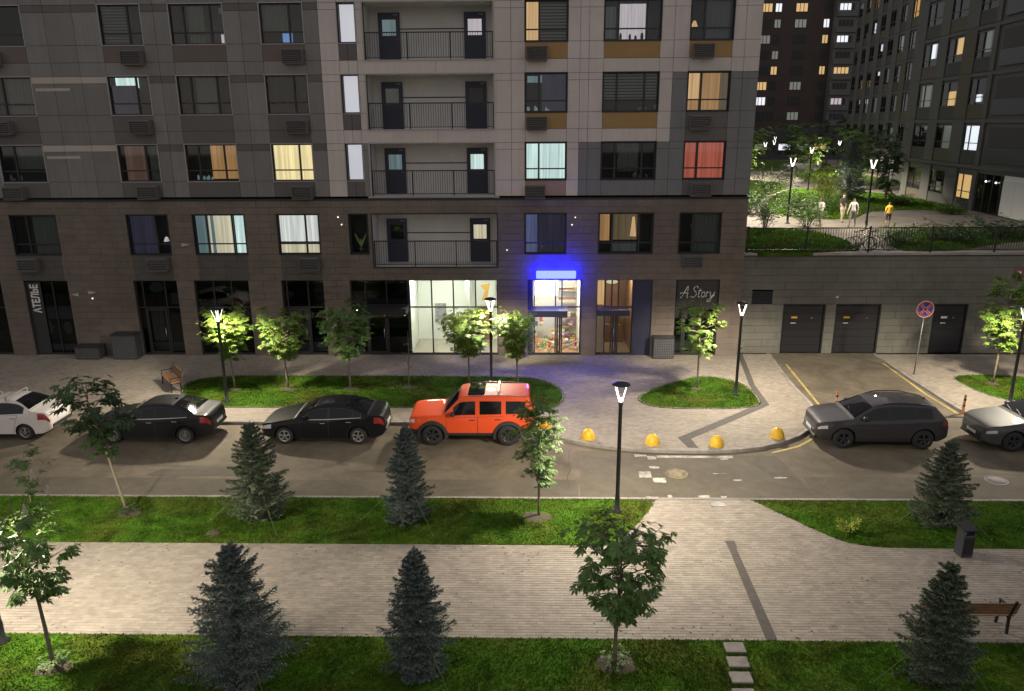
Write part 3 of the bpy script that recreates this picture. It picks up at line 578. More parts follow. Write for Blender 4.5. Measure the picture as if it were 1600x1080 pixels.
# --- basket boxes for air conditioners
def acbox():
    o = link('air_conditioner_basket', None, BLD)
    MB().box(-.47,.47,-.36,.0,-.31,-.28).box(-.47,.47,-.36,0,.28,.31).box(-.47,-.45,-.36,0,-.28,.28).box(.45,.47,-.36,0,-.28,.28).build('casing', 'grille', o)
    mb = MB()
    for i in range(7): mb.obox((0,-.36,-.24+i*.08), (.9,.045,.018), rx=R(-35))
    mb.build('louvre', 'grille', o)
    MB().box(-.4,.4,-.3,-.05,-.27,.22).lathe([(.0,-.305),(.2,-.305),(.22,-.30)], 16, (-.1,0,-.02), axis='y').build('air_conditioner', 'frame_dark', o)
    return o
AC0 = acbox(); first = True
for x, z in [(-18.02,14.1),(-18.04,11.08),(-18.1,8.11),(-10.7,14.1),(-10.76,11.05),(-10.76,8.08),(.26,14.13),(.26,11.13),(.19,8.05),(7.63,14.18),(7.67,11.13),(7.89,8.14),(-24.5,4.66),(-18.1,4.66),(-10.68,4.67),(7.7,4.74),(-24.6,14.1),(-24.6,11.08),(-24.55,8.1)]:
    o = AC0 if first else copy_tree(AC0, BLD); first = False; o.location = (x, -.01, z)
MB().box(XL,XR,.3,14,0,.01).build('slab', 'concrete', BLD)
sw = MB().box(XR-.02,XR+.0,.31,14,0,24).build('side_wall', 'grey_clad', BLD)
MB().box(XL,XR,.3,14,23.9,24).build('roof', 'concrete', BLD)
MB().box(XL,XR-.03,4.6,4.7,0,23.8).build('inner_wall', 'joint', BLD)
# --- shop fronts
def front(x0, x1, cols, y=.16, zt=3.84, band=2.45, door=None, gl='glass_dark', fr='frame_dark', rail=True, sill=.1):
    xs = [x0+(x1-x0)*c for c in cols]; t = .05; mb = MB()
    mb.box(x0,x1,y,y+.1,zt-t,zt).box(x0,x1,y,y+.1,0,sill).box(x0,x0+t,y+.002,y+.098,sill,zt-t).box(x1-t,x1,y+.002,y+.098,sill,zt-t)
    for x in xs[1:-1]: mb.box(x-.03,x+.03,y-.003,y+.097,sill,zt-t)
    if rail:
        for a, b in zip(xs[:-1], xs[1:]): mb.box(a+.035,b-.035,y+.004,y+.09,band-.03,band+.03)
    w = mb.build('shop_window', fr, BLD)
    for i, (a, b) in enumerate(zip(xs[:-1], xs[1:])):
        for c, d in ([(sill, band), (band, zt-t)] if rail else [(sill, zt-t)]):
            MB().box(a+.02,b-.02,y+.045,y+.055,c,d).build('pane', gl, w)
    if door is not None:
        a, b = xs[door]+.05, xs[door+1]-.05
        dm = MB().box(a,a+.09,y-.03,y+.0,.02,band-.05).box(b-.09,b,y-.03,y,.02,band-.05).box(a+.09,b-.09,y-.03,y,.02,.2).box(a+.09,b-.09,y-.03,y,band-.15,band-.05).build('door', fr, BLD)
        MB().tube([(b-.14,y-.03,.9),(b-.14,y-.09,.9),(b-.14,y-.09,1.4),(b-.14,y-.03,1.4)], .015).build('handle', 'chrome', dm)
    return w
def room(x0, x1, zt, depth, wall, floor, ceil, cs, name='interior', lights=3):
    y0, y1 = .27, depth; mb = MB()
    mb.add([(x0,y1,0),(x1,y1,0),(x1,y1,zt),(x0,y1,zt)], [(0,1,2,3)]).add([(x0,y0,0),(x0,y1,0),(x0,y1,zt),(x0,y0,zt)], [(0,1,2,3)]).add([(x1,y0,0),(x1,y1,0),(x1,y1,zt),(x1,y0,zt)], [(3,2,1,0)])
    mb.add([(x0,y0,.02),(x1,y0,.02),(x1,y1,.02),(x0,y1,.02)], [(0,1,2,3)], 1).add([(x0,y0,zt),(x1,y0,zt),(x1,y1,zt),(x0,y1,zt)], [(3,2,1,0)])
    r = mb.build(name, [wall, floor], BLD)
    if ceil:
        for i in range(lights):
            cx = x0+(x1-x0)*(i+.5)/lights; MB().box(cx-cs,cx+cs,y0+.5,y0+1.1,zt-.06,zt-.02).build('ceiling_light', ceil, r)
    return r
for k in ('s00','s1','s2','s3','s4','s7'): a, b = SHOP[k]; room(a, b, 3.84, 2.4, 'room_dark', 'room_dark', None, 0)
front(*SHOP['s00'], (0,.5,1)); w1 = front(*SHOP['s1'], (0,.22,.6,1), rail=False); front(*SHOP['s2'], (0,.16,.68,1), door=1); front(*SHOP['s3'], (0,.33,.66,1)); front(*SHOP['s4'], (0,.1,.6,1), door=1); w7 = front(*SHOP['s7'], (0,.2,.5,1), door=1)
# posters, drapes and stands inside the dark shops
MB().box(-24.55,-22.95,.24,.25,.75,1.55).build('poster', 'poster_dark', w1)
MB().box(-24.5,-22.95,.236,.239,1.85,2.5).build('roller_blind', 'blind_grey', w1); MB().box(-24.6,-22.95,.23,.239,.22,.55).build('window_board', 'trim_light', w1)
def blob(name, m_, parent, cx, y, cz, rx, rz, lobes, seed):
    rr = random.Random(seed); n = 22; P_ = []
    for i in range(n):
        a = 2*PI*i/n; k = 1+.22*math.sin(lobes*a+rr.uniform(0,6))*rr.uniform(.5,1); P_.append((cx+rx*k*math.cos(a), cz+rz*k*math.sin(a)))
    return MB().add([(x, y, z) for x, z in P_]+[(x, y-.004, z) for x, z in P_], [tuple(range(n, 2*n))]+[(i, (i+1)%n, n+(i+1)%n, n+i) for i in range(n)]).build(name, m_, parent)
blob('portrait_print', 'poster_skin', w1, -24.35, .232, 1.45, .27, .38, 3, 1); blob('portrait_print', 'poster_skin', w1, -23.35, .232, 1.4, .2, .3, 4, 2)
for (a, b), m_ in ((SHOP['s2'],'blind_grey'), (SHOP['s4'],'trim_light')):
    MB().box(a+.2,b-.15,.5,.52,.1,.55).build('window_board', m_, BLD); wavy(a+.3, a+.95, .6, 2.3, .7, 'drape', 'blind_grey', BLD)
blob('drape', 'blind_grey', BLD, -18.7, .5, 3.4, .35, .25, 3, 4); MB().box(-18.0,-17.5,.5,.52,2.55,3.1).build('window_board', 'blind_grey', BLD)
MB().box(7.1,9.08,.10,.14,2.35,3.8).build('fascia_board', 'poster_dark', BLD); MB().box(7.15,7.75,.5,.52,1.8,2.25).build('window_board', 'trim_light', BLD); MB().box(7.2,9.0,.5,.52,.15,.6).build('window_board', 'blind_grey', BLD)
def text(s_, size, loc, rot, m_, name, parent, ext=.012, shear=0, font_scale=(1,1), label=None):
    c = bpy.data.curves.new(name, 'FONT'); c.body = s_; c.size = size; c.extrude = ext; c.align_x = 'CENTER'; c.align_y = 'CENTER'; c.shear = shear; c.resolution_u = 4; c.offset = size*.035
    o = bpy.data.objects.new(name, c); COL.objects.link(o); dg = bpy.context.evaluated_depsgraph_get(); me = bpy.data.meshes.new_from_object(o.evaluated_get(dg)); bpy.data.objects.remove(o)
    me.materials.clear(); me.materials.append(MATS[m_]); q = link(name, me, parent, loc); q.rotation_euler = rot; q.scale = (*font_scale, 1)
    if label: q['label'] = label
    return q
MB().box(-25.0,-24.3,.13,.15,.1,3.75).build('sign_board', 'poster_dark', BLD)
text('АТЕЛЬЕ', .50, (-24.62,.115,2.92), (R(90), R(-90), 0), 'letter_white', 'sign_lettering', BLD, font_scale=(.74,1.05), label='white vertical lettering on dark board')
sgn = MB(); SX, SZ, SS = 7.28, 2.95, .56
for st in ([(0,.05),(.05,-.02),(.25,.5),(.42,1.0),(.5,.6),(.56,.02),(.64,.0)], [(-.1,.3),(.0,.42),(.3,.40),(.62,.36)], [(.76,.05),(.80,.05)], [(1.36,.8),(1.22,.98),(1.0,.86),(1.05,.62),(1.25,.45),(1.3,.2),(1.1,0),(.88,.12)], [(1.57,.8),(1.5,.3),(1.55,.03),(1.68,.1)], [(1.38,.58),(1.72,.62)], [(1.92,.5),(1.78,.36),(1.8,.1),(1.94,.02),(2.05,.2),(2.02,.42),(1.92,.5)], [(2.14,.5),(2.2,.42),(2.18,.03)], [(2.18,.3),(2.27,.48),(2.4,.46)], [(2.5,.5),(2.53,.2),(2.64,.06),(2.78,.3)], [(2.86,.5),(2.76,.1),(2.6,-.32),(2.42,-.38),(2.4,-.2),(2.9,.2)]):
    pp = spline(st, 5); sgn.tube([(SX+(x+.18*z)*SS, .075, SZ+z*SS) for x, z in pp], [.011+.016*abs(math.sin(k*.45)) for k in range(len(pp))], 5)
sgn.build('sign_lettering', 'letter_white', BLD, label='white script lettering above shop door')
# dark residents' entrance and lit glazed lobby
front(-8.85,-6.03,(0,.25,.62,1), gl='glass_dark', door=1); room(-8.85,-6.05,3.84,3.6,'room_dark','room_dark',None,0)
MB().box(-8.3,-6.0,-1.0,.15,2.32,2.62).build('canopy', 'metal_dark', BLD)
for x, z, m_ in ((-7.2,2.15,'red_dot'),(-6.2,2.15,'spark'),(-8.55,2.4,'spark')): MB().lathe([(0,z),(.035,z-.01),(.035,z-.05),(0,z-.06)], 8, (x,-.1,0)).build('entrance_light', m_, BLD)
front(-6.0,-1.62,(0,.255,.5,.75,1), gl='glass_clear'); rm = room(-6.0,-1.66,3.84,3.0,'inner_wall','inner_floor','ceil_cool',.42)
MB().box(-3.3,-3.15,1.2,3.0,.02,3.8).build('interior_partition', 'inner_wall', BLD)
MB().box(-5.1,-4.5,2.9,2.98,1.0,2.0).build('picture_frame', 'paint_white', BLD); MB().box(-5.03,-4.57,2.885,2.899,1.12,1.9).build('picture_print', 'pic_grey', BLD)
MB().bbox(-3.0,-1.85,2.9,2.98,1.9,3.4,.01).build('notice_board', 'inner_wall', BLD); MB().add([(-2.6,2.88,2.2),(-2.3,2.88,2.25),(-2.15,2.88,3.1),(-2.65,2.88,3.0),(-2.55,2.88,2.8),(-2.4,2.88,2.75)], [(0,1,2,3,4,5)]).build('wall_print', 'orange_art', BLD)
MB().box(-2.9,-2.05,2.93,2.99,.02,1.75).build('inner_door', 'wood', BLD)
# flower shop, second shop
front(-.15,2.46,(0,.12,.52,.64,1), gl='glass_clear', door=2); rm5 = room(.05,2.4,3.84,3.4,'inner_wall','brick_floor','ceil_shop',.3)
MB().box(-.12,.1,.1,.16,0,3.84).build('door_jamb', 'metal_navy', BLD)
MB().box(-.15,1.75,-.9,.15,2.2,2.5).build('canopy', 'metal_navy', BLD)
MB().bbox(.2,1.3,.5,.56,2.95,3.7,.01).build('shop_screen', 'screen', BLD)
for i in range(6): MB().box(1.45,2.35,2.5,2.9,.3+i*.5,.34+i*.5).build('shelf', 'wood', BLD)
for nme, c in (('goods_red',(.5,.08,.06)),('goods_pink',(.7,.3,.42)),('goods_yellow',(.75,.5,.06)),('goods_green',(.12,.3,.06)),('goods_violet',(.3,.15,.45)),('goods_cream',(.75,.65,.5))): mat(nme, c, .7)
GD = ['goods_red','goods_pink','goods_yellow','goods_green','goods_violet','goods_cream']
for i in range(34):
    x = random.uniform(.15,2.3); dp = random.uniform(.7,3.1); z = .02 if dp < 2.4 else random.choice([.02,.34,.84,1.34,1.84]); h = random.uniform(.25,.55); mb = MB()
    mb.lathe([(0,z),(.08,z),(.11,z+h*.45),(0,z+h*.45)], 9, (x,dp,0))
    for j in range(9):
        a = random.uniform(0, 2*PI); r_ = random.uniform(.02,.13); c = Vector((x+r_*math.cos(a), dp+r_*math.sin(a), z+h*.5+random.uniform(0,h*.5))); s_ = .05
        mb.add([c+Vector(q)*s_ for q in ((1,0,0),(-1,0,0),(0,1,0),(0,-1,0),(0,0,1),(0,0,-1))], [(0,2,4),(2,1,4),(1,3,4),(3,0,4),(2,0,5),(1,2,5),(3,1,5),(0,3,5)], 1)
    mb.build('flower_pot', ['goods_cream', random.choice(GD)], BLD)
front(3.2,5.0,(0,.24,.42,.6,1), gl='glass_clear', door=2); rm6 = room(3.2,5.0,3.84,3.2,'brown_clad','inner_floor','ceil_warm',.10, lights=2)
wavy(3.25,3.6,2.5,3.8,.5,'curtain','lit_warm',BLD); MB().box(-0+3.25,3.6,.5,.52,.1,2.2).build('lit_panel','dim_warm',BLD)
MB().box(3.9,4.85,2.4,2.9,.02,.95).build('counter', 'wood', BLD); MB().box(4.05,4.8,3.1,3.18,1.3,1.75).build('back_light', 'lit_warm', BLD)
MB().lathe([(0,3.75),(.03,3.7),(.03,3.55),(.3,3.45),(.26,3.38),(.1,3.33),(0,3.33)], 14, (4.1,1.6,0)).build('chandelier', 'lit_cream', BLD)
MB().box(3.2,4.75,-.7,.15,2.2,2.48).build('canopy', 'metal_navy', BLD); MB().box(5.0,5.9,.10,.2,0,3.84).build('dark_panel', 'metal_navy', BLD)
# blue light box sign over the flower shop
sg = MB().bbox(.25,2.15,-.52,-.36,4.0,4.36,.03).build('blue_light_box', 'blue_sign', BLD, label='glowing blue light box sign above the bright shop window')
for x in (.4,1.98): MB().box(x-.03,x+.03,-.37,.05,4.1,4.2).build('bracket', 'metal_dark', sg)
# reflection glints put in as tiny glowing discs, and the arrow shaped lights on the stone
for x, z in ((-22.35,3.15),(-21.85,3.25),(-16.9,5.6)):
    s_ = -1 if x == -22.35 else 1; MB().add([(x,-.02,z-.09),(x,-.02,z+.09),(x+s_*.42,-.02,z+.0),(x,-.05,z-.09),(x,-.05,z+.09),(x+s_*.42,-.05,z)], [(0,2,1),(3,4,5),(0,1,4,3),(1,2,5,4),(2,0,3,5)]).build('wall_ornament', 'beige_clad', BLD)
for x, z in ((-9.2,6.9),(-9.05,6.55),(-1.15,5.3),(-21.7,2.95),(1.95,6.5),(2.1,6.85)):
    b_ = MB().lathe([(.0,-.05),(.022,-.045),(.022,-.0)], 8, (x,0,z), axis='y').build('wall_glint', 'spark', BLD)
# perforated equipment enclosures by the wall: things of their own
def cage(x0, x1, y0, y1, h, label):
    o = thing('equipment_enclosure', label, 'enclosure', ((x0+x1)/2,(y0+y1)/2,0), group='perforated enclosures by the shop fronts'); a, b = (x1-x0)/2, (y1-y0)/2
    MB().bbox(-a,a,-b,b,.02,h,.02).build('body', 'cage', o); MB().bbox(-a-.02,a+.02,-b-.02,b+.02,h,h+.035,.01).build('lid', 'metal_dark', o)
    mb = MB(); s_ = .085; z = .1
    while z < h-.06:
        x = -a+.07
        while x < a-.04: mb.lathe([(0,-b-.004),(.022,-b-.004),(.024,-b+.002)], 6, (x,0,z), axis='y', smooth=False); x += s_
        z += s_
    mb.build('perforation', 'metal_grey', o)
cage(-22.6,-21.4,-.75,-.1,.62,'low dark perforated enclosure beside the tailor shop door'); cage(-20.7,-19.5,-.75,-.1,1.25,'tall dark perforated enclosure standing against the brown stone wall'); cage(5.98,7.0,-.55,-.05,1.05,'dark perforated enclosure between the two right hand shop doors')
# ------------------------------------------------------------------ garage wing with planted terrace on top
TZ = 5.05; GY = .45
GAR = thing('garage_block', 'low grey stone clad garage wall with dark metal doors under the terrace', 'garage')
GX0, GX1 = 10.2, 34
GO = [(12.43,14.5,0,2.53),(15.0,17.2,0,2.53),(19.75,21.4,0,2.53),(10.85,11.85,2.52,3.18)]
gt = []; gc = MB(); GH = .36
zc = [i*GH for i in range(14)]+[4.93]
zc = sorted(set([round(z, 3) for z in zc]+[2.53]))
for i, (z0, z1) in enumerate(zip(zc[:-1], zc[1:])):
    if z1-z0 < .03: continue
    op = sorted((a, b) for a, b, c, d in GO if c < z1-.02 and d > z0+.02); x = GX0; fr_ = []
    for a, b in op:
        if a > x: fr_.append((x, a))
        x = max(x, b)
    fr_.append((x, GX1))
    for a, b in fr_:
        gc.box(a, b, GY+.055, GY+.3, z0, z1); c = a; st = (i*.7) % 1.8
        while c < b-.01:
            d = min(b, st+1.8*(math.floor((c-st+.02)/1.8)+1)+GX0*0)
            if b-d < .2: d = b
            gt.append((c, d, z0, z1)); c = d
gt.sort(key=lambda q: q[0]); rest = MB()
for i, (a, b, z0, z1) in enumerate(gt):
    g = .005; dy = random.uniform(-.006,.002); t_ = MB() if i < 290 else rest
    (t_.bbox(a+g,b-g,GY+dy,GY+.05,z0+g,z1-g,.004) if i < 290 else t_.box(a+g,b-g,GY+dy,GY+.05,z0+g,z1-g))
    if i < 290: t_.build('stone_tile', 'stone_grey', GAR)
if rest.v: rest.build('stone_tiles', 'stone_grey', GAR, kind='stuff')
gc.build('wall', 'joint', GAR)
MB().bbox(GX0+.02,GX1,GY-.10,GY+.35,4.94,TZ+.02,.012).build('coping', 'concrete', GAR); MB().box(GX0+.02,GX1,GY-.03,GY+.05,4.88,4.937).build('drip_edge', 'frame_dark', GAR)
for x0, x1 in ((12.43,14.5),(15.0,17.2),(19.75,21.4)):
    d = MB().box(x0,x1,GY+.12,GY+.2,0,2.53).box(x0,x0+.06,GY+.02,GY+.12,0,2.53).box(x1-.06,x1,GY+.02,GY+.12,0,2.53).box(x0+.06,x1-.06,GY+.02,GY+.12,2.46,2.53).build('garage_door', 'metal_dark', GAR)
    mb = MB(); n = 6
    for i in range(n): mb.bbox(x0+.08,x1-.08,GY+.095,GY+.118,.04+i*.4,.425+i*.4,.012)
    mb.build('door_leaf', 'metal_dark', d)
    big = x1-x0 > 1.8
    MB().box(x0+.45,x0+.75,GY+.085,GY+.093,1.78,1.88).build('warning_plate', 'yellow' if big else 'sign_white', d); MB().box(x0+.45,x0+.7,GY+.085,GY+.093,1.52,1.56).build('warning_plate', 'sign_white', d)
    MB().lathe([(0,GY+.08),(.05,GY+.085),(.05,GY+.1)], 8, (x1-.6,0,1.8), axis='y').build('door_button', 'metal_grey', d)
v = MB().box(10.86,11.84,GY+.06,GY+.1,2.54,3.16).build('vent_grille', 'frame_dark', GAR); mb = MB()
for i in range(8): mb.obox((11.35,GY+.05,2.58+i*.075), (.94,.05,.02), rx=R(-30))
mb.build('vent_slat', 'metal_dark', v)
e = MB().lathe([(.25,-.01),(.25,0),(.20,0),(.20,-.01),(.25,-.01)], 20, (23.55,GY-.005,4.08), axis='y').build('wall_emblem', 'sign_red', GAR); MB().box(23.45,23.65,GY-.02,GY-.008,4.03,4.13).build('emblem_mark', 'sign_white', e)
pl = MB().bbox(23.3,24.3,GY-.04,GY,2.75,3.1,.01).build('wall_plate', 'sign_white', GAR); pl2 = MB().bbox(23.3,24.3,GY-.04,GY,2.05,2.4,.01).build('wall_plate', 'sign_white', GAR)
for z in (2.93,2.22):
    for i, l in enumerate((.7,.5)): MB().box(23.4,23.4+l,GY-.047,GY-.041,z-.08+i*.11,z-.04+i*.11).build('plate_stripe', 'sign_blue', GAR)
MB().box(10.35,10.5,GY-.28,GY-.02,2.35,2.42).build('wall_lamp', 'metal_dark', GAR)
mb = MB().tube([(10.45,GY-.06,.4),(10.45,GY-.25,.4)], .08, 8).box(10.35,10.6,GY-.1,GY,.1,.6); mb.build('hose_cabinet', 'metal_grey', GAR)
MB().lathe([(0,2.95),(.06,2.93),(.06,2.86),(0,2.85)], 8, (14.95,GY-.1,0)).build('camera_dome', 'sign_white', GAR)
# terrace ground
ter = MB().prism([(10.2,GY+.34),(60,GY+.34),(140,200),(-20,200),(-20,14.1),(10.2,14.1)], TZ-.3, TZ-.01).build('terrace', 'terrace_paver', kind='structure')
TL = [[(10.2,.8),(15.3,.8),(16.5,2.5),(16.6,6.5),(15.6,8.6),(13.2,9.6),(10.2,9.4)],
      [(18.2,1.2),(20.5,1.0),(24.5,3.5),(30,6.0),(30,8.8),(25,9.2),(21.3,8.2),(19.2,5.5)],
      [(17.0,16.0),(20.5,14.0),(24,18.5),(28.0,19.3),(29.5,17.4),(31,20),(31.2,31.5),(26,38),(22,33),(17.5,22)],
      [(12,22),(15.5,20),(20,30),(25.5,42),(24,50),(12,50)], [(30,44),(38,44),(40,70),(33,62)], [(22,68),(40,72),(45,95),(20,95)]]
for i, p in enumerate(TL):
    P_ = spline(p, 4, True); o = MB().prism(P_, TZ-.1, TZ+.02).build('terrace_lawn', 'lawn', kind='structure')
    if i < 4:
        xs = [q[0] for q in P_]; ys = [q[1] for q in P_]; n = int((max(xs)-min(xs))*(max(ys)-min(ys))*(120 if i < 2 else 50)); X = RNG.uniform(min(xs), max(xs), n); Y = RNG.uniform(min(ys), max(ys), n); k = inside(X, Y, P_); X, Y = X[k], Y[k]; n = len(X)
        a = RNG.uniform(0, 2*PI, n); w = .04; V = np.zeros((n,3,3), np.float32); V[:,:,0] = X[:,None]; V[:,:,1] = Y[:,None]; V[:,:,2] = TZ+.02; V[:,0,0] -= w*np.cos(a); V[:,0,1] -= w*np.sin(a); V[:,1,0] += w*np.cos(a); V[:,1,1] += w*np.sin(a); V[:,2,2] += RNG.uniform(.05,.16,n); V[:,2,0] += RNG.normal(0,.04,n)
        fast('grass', V.reshape(-1,3), np.arange(n*3).reshape(-1,3), 'grass', o, kind='stuff')
# terrace fence: one thing, each post and the picket run of each bay
FEN = thing('terrace_fence', 'black metal picket fence along the terrace edge above the garages', 'fence')
fx = [10.45,13.24,16.21,19.17,22.2,25.2,28.2]; fy = GY-.02
for x in fx: MB().box(x-.035,x+.035,fy,fy+.07,TZ,TZ+1.28).build('post', 'metal_dark', FEN)
for a, b in zip(fx[:-1], fx[1:]):
    MB().box(a+.036,b-.036,fy+.01,fy+.06,TZ+1.17,TZ+1.22).build('top_rail', 'metal_dark', FEN); MB().box(a+.036,b-.036,fy+.01,fy+.06,TZ+.13,TZ+.17).build('bottom_rail', 'metal_dark', FEN)
    mb = MB(); n = 24
    for i in range(1, n): x = a+(b-a)*i/n; mb.box(x-.009,x+.009,fy+.026,fy+.044,TZ+.171,TZ+1.169)
    mb.build('pickets', 'metal_dark', FEN)

# ------------------------------------------------------------------ wing building on the right of the courtyard
WA = Vector((30.56,14.26,0)); WB = Vector((32.25,32.43,0)); wang = math.atan2(WB.y-WA.y, WB.x-WA.x)
def wing(label, origin, ang, s0, s1, z1, cols, rows, lit, balc=None, seedv=1, pod=None):
    """facade along local x (towards the far end), outward normal is local +y after the turn"""
    o = thing('courtyard_building', label, 'building', (origin.x, origin.y, TZ), ang); rr = random.Random(seedv)
    mb = MB().box(s0,s1,-9,-.12,-.3,z1-TZ); mb.build('wall', 'wing_grey', o)
    zr = [r_-TZ for r_ in rows]
    cells = MB(); used = []
    for ri, z in enumerate(zr):
        for ci, (a, b) in enumerate(cols):
            key = (ri, ci); L_ = lit.get(key)
            w = MB().box(a,b,-.12,-.06,z,z+1.65); w.v = w.v; f = MB().box(a-.05,b+.05,-.10,-.03,z-.05,z).box(a-.05,b+.05,-.10,-.03,z+1.65,z+1.7).box(a-.05,a,-.10,-.03,z,z+1.65).box(b,b+.05,-.10,-.03,z,z+1.65).box((a+b)/2-.03+.2,(a+b)/2+.03+.2,-.10,-.03,z,z+1.65).box(a,b,-.098,-.035,z+.45,z+.5)
            fo = f.build('window', 'frame_dark', o)
            x0 = (a+b)/2+.2
            MB().box(a,b,-.118,-.09,z,z+1.65).build('pane', 'glass_dark' if not L_ else 'glass', fo)
            if L_:
                m_, fa, fb, za, zb = L_; MB().box(a+(b-a)*fa,a+(b-a)*fb,-.119,-.116,z+1.65*za,z+1.65*zb).build('lit_room', m_, fo)
            else: MB().box(a+.02,b-.02,-.1195,-.1185,z+.02,z+1.63).build('dark_room', 'room_dark', fo)
            MB().box(a,b,-.12,-.05,z-.95,z-.06).build('spandrel', 'wing_dark' if (ri+ci) % 3 else 'wing_olive', o)
        MB().box(s0,s1,-.12,-.02,z-1.25,z-1.0).build('floor_band', 'wing_grey', o)
    xs = [s0]+[e for c in cols for e in c]+[s1]
    for i in range(0, len(xs), 2):
        a, b = xs[i], xs[i+1]
        if b-a < .3: continue
        if b-a > 9 and z1 < 28: a = b-.75
        for ri, z in enumerate(zr):
            MB().box(a+.06,b-.06,-.12,-.0,z-.98,z+2.0).build('pier_panel', 'wing_olive' if (2 <= ri <= 3 and i == 4) else 'wing_grey', o)
    return o
rows = [5.8,9.15,12.25,15.35,18.45,21.55]
w1_ = wing('dark grey courtyard apartment wing with lit corner window beyond the terrace', WA, wang, -14, 18.3, 27, [(-12.3,-10.2),(5.1,7.5),(9.6,12.3),(14.1,16.9)], rows,
     {(0,1): ('far_warm',.1,.95,0,1), (1,1): ('far_white',.05,.9,.0,1), (1,2): ('far_dim',.0,.6,.0,1), (2,3): ('far_dim',.2,.8,0,1), (2,2): ('far_warm',.15,.6,0,.62), (2,1): ('far_white',.3,.6,.1,.4), (1,3): ('far_dim',.1,.3,.8,.95), (0,3): ('dim_green',.1,.6,.2,1), (3,2): ('far_warm',.1,.45,.3,1), (3,3): ('far_white',.25,.5,.35,1), (3,1): ('far_dim',.2,.5,.2,1), (0,2): ('far_dim',.3,.6,.1,.5)})
# its entrance, balconies and glazed white lobby
MB().box(.9,4.3,-.12,-.10,.05,2.6).build('entrance_glazing', 'glass_dark', w1_)
for x in (.9,2.0,3.1,4.2): MB().box(x,x+.08,-.12,-.04,.05,2.6).build('entrance_post', 'frame_dark', w1_)
for x in (1.5,2.9): MB().lathe([(0,2.2),(.06,2.18),(.06,2.1),(0,2.08)], 8, (x,.0,0)).build('entrance_light', 'spark', w1_)
MB().box(-13,.6,-.12,-.06,.1,2.7).build('lobby_wall', 'far_dim', w1_)
for i in range(8): MB().box(-12.9+i*1.7,-11.3+i*1.7,-.055,-.03,.15,2.35).build('lobby_panel', 'lobby_lit', w1_)
MB().box(-14,.7,-.1,.35,2.72,2.95).build('canopy', 'wing_dark', w1_)
for z in (8.4,11.5,14.6,17.7):
    b_ = MB().box(-4,3.8,-.12,-.105,z-TZ,z-TZ+2.3).build('balcony_recess', 'wing_dark', w1_); MB().box(-4,3.8,-.1,.0,z-TZ,z-TZ+1.0).build('balcony_parapet', 'metal_dark', w1_)
WC = Vector((38.6,43.0,0)); wang2 = math.atan2(30, 5)
wing('more distant dark courtyard wing with small lit windows behind the fir tree', WC, wang2, 0, 34, 30, [(2+i*4.2,4.1+i*4.2) for i in range(8)], [5.8,9.15,12.25,15.35,18.45,21.55,24.6],
     {(5,1): ('far_amber',.1,.9,0,1), (6,1): ('far_amber',.3,.6,0,1), (5,5): ('far_white',.4,.6,.1,.8), (4,4): ('far_white',.3,.6,.5,.95), (3,4): ('far_white',.3,.6,.7,.95), (2,4): ('far_dim',.1,.8,0,1), (2,5): ('far_dim',.2,.8,0,1), (1,2): ('far_dim',.1,.6,0,.8), (4,2): ('far_dim',.2,.9,.2,1), (3,3): ('far_dim',.3,.6,.1,1), (0,4): ('spark',.4,.5,.5,.6)}, seedv=5)
# ------------------------------------------------------------------ tower block closing the view
FAR = thing('tower_block', 'tall dark brown tower block with scattered lit windows closing the view', 'building', (0,0,0))
FY = 107
MB().box(36,51.9,FY,FY+14,0,42).build('wall', 'far_brown', FAR); MB().box(51.91,57.2,FY-1.5,FY+14,0,42).build('balcony_bay', 'far_grey', FAR); MB().box(57.2,64,FY+.5,FY+14,0,42).build('wall', 'far_slate', FAR)
FL = {(7,1): 'far_white', (7,2): 'far_warm', (6,1): 'far_dim', (6,2): 'far_dim', (6,3): 'far_white', (5,3): 'far_warm', (3,3): 'far_warm', (2,0): 'far_warm', (1,0): 'far_white', (2,2): 'far_dim', (8,3): 'far_warm', (4,1): 'far_dim', (5,0): 'far_dim', (3,1): 'far_warm', (7,0): 'far_warm', (8,2): 'far_white', (8,1): 'far_warm', (0,2): 'far_dim'}
for k in range(11):
    z = 11.6+2.55*k
    for j, (a, b) in enumerate(((39.6,41.4),(42.0,43.0),(45.5,47.4),(50.4,51.3))):
        f = MB().box(a-.06,b+.06,FY-.06,FY-.001,z-.06,z).box(a-.06,b+.06,FY-.06,FY-.001,z+1.3,z+1.36).box(a-.06,a,FY-.06,FY-.001,z,z+1.3).box(b,b+.06,FY-.06,FY-.001,z,z+1.3)
        n = 3 if b-a > 1.5 else 2
        for i in range(1, n): x = a+(b-a)*i/n; f.box(x-.05,x+.05,FY-.06,FY-.001,z,z+1.3)
        w = f.build('window', 'frame_dark', FAR); MB().box(a,b,FY-.03,FY-.004,z,z+1.3).build('pane', FL.get((k, j), 'room_dark'), w)
    lit_ = {1: 'lit_pinkwhite', 3: 'far_warm', 5: 'far_white', 7: 'far_white'}.get(k)
    for i in range(4): MB().box(52.4+i*.65,52.9+i*.65,FY-1.56,FY-1.502,z,z+1.0).build('window', (lit_ if lit_ and (i < 3 or k == 3) else 'room_dark'), FAR)
    MB().box(52.0,56.6,FY-1.8,FY-1.502,z-1.0,z-.15).build('parapet', 'far_grey', FAR)
MB().box(30,75,FY-8,FY-2.5,TZ,TZ+5.2).build('shop_podium', 'far_slate', FAR)
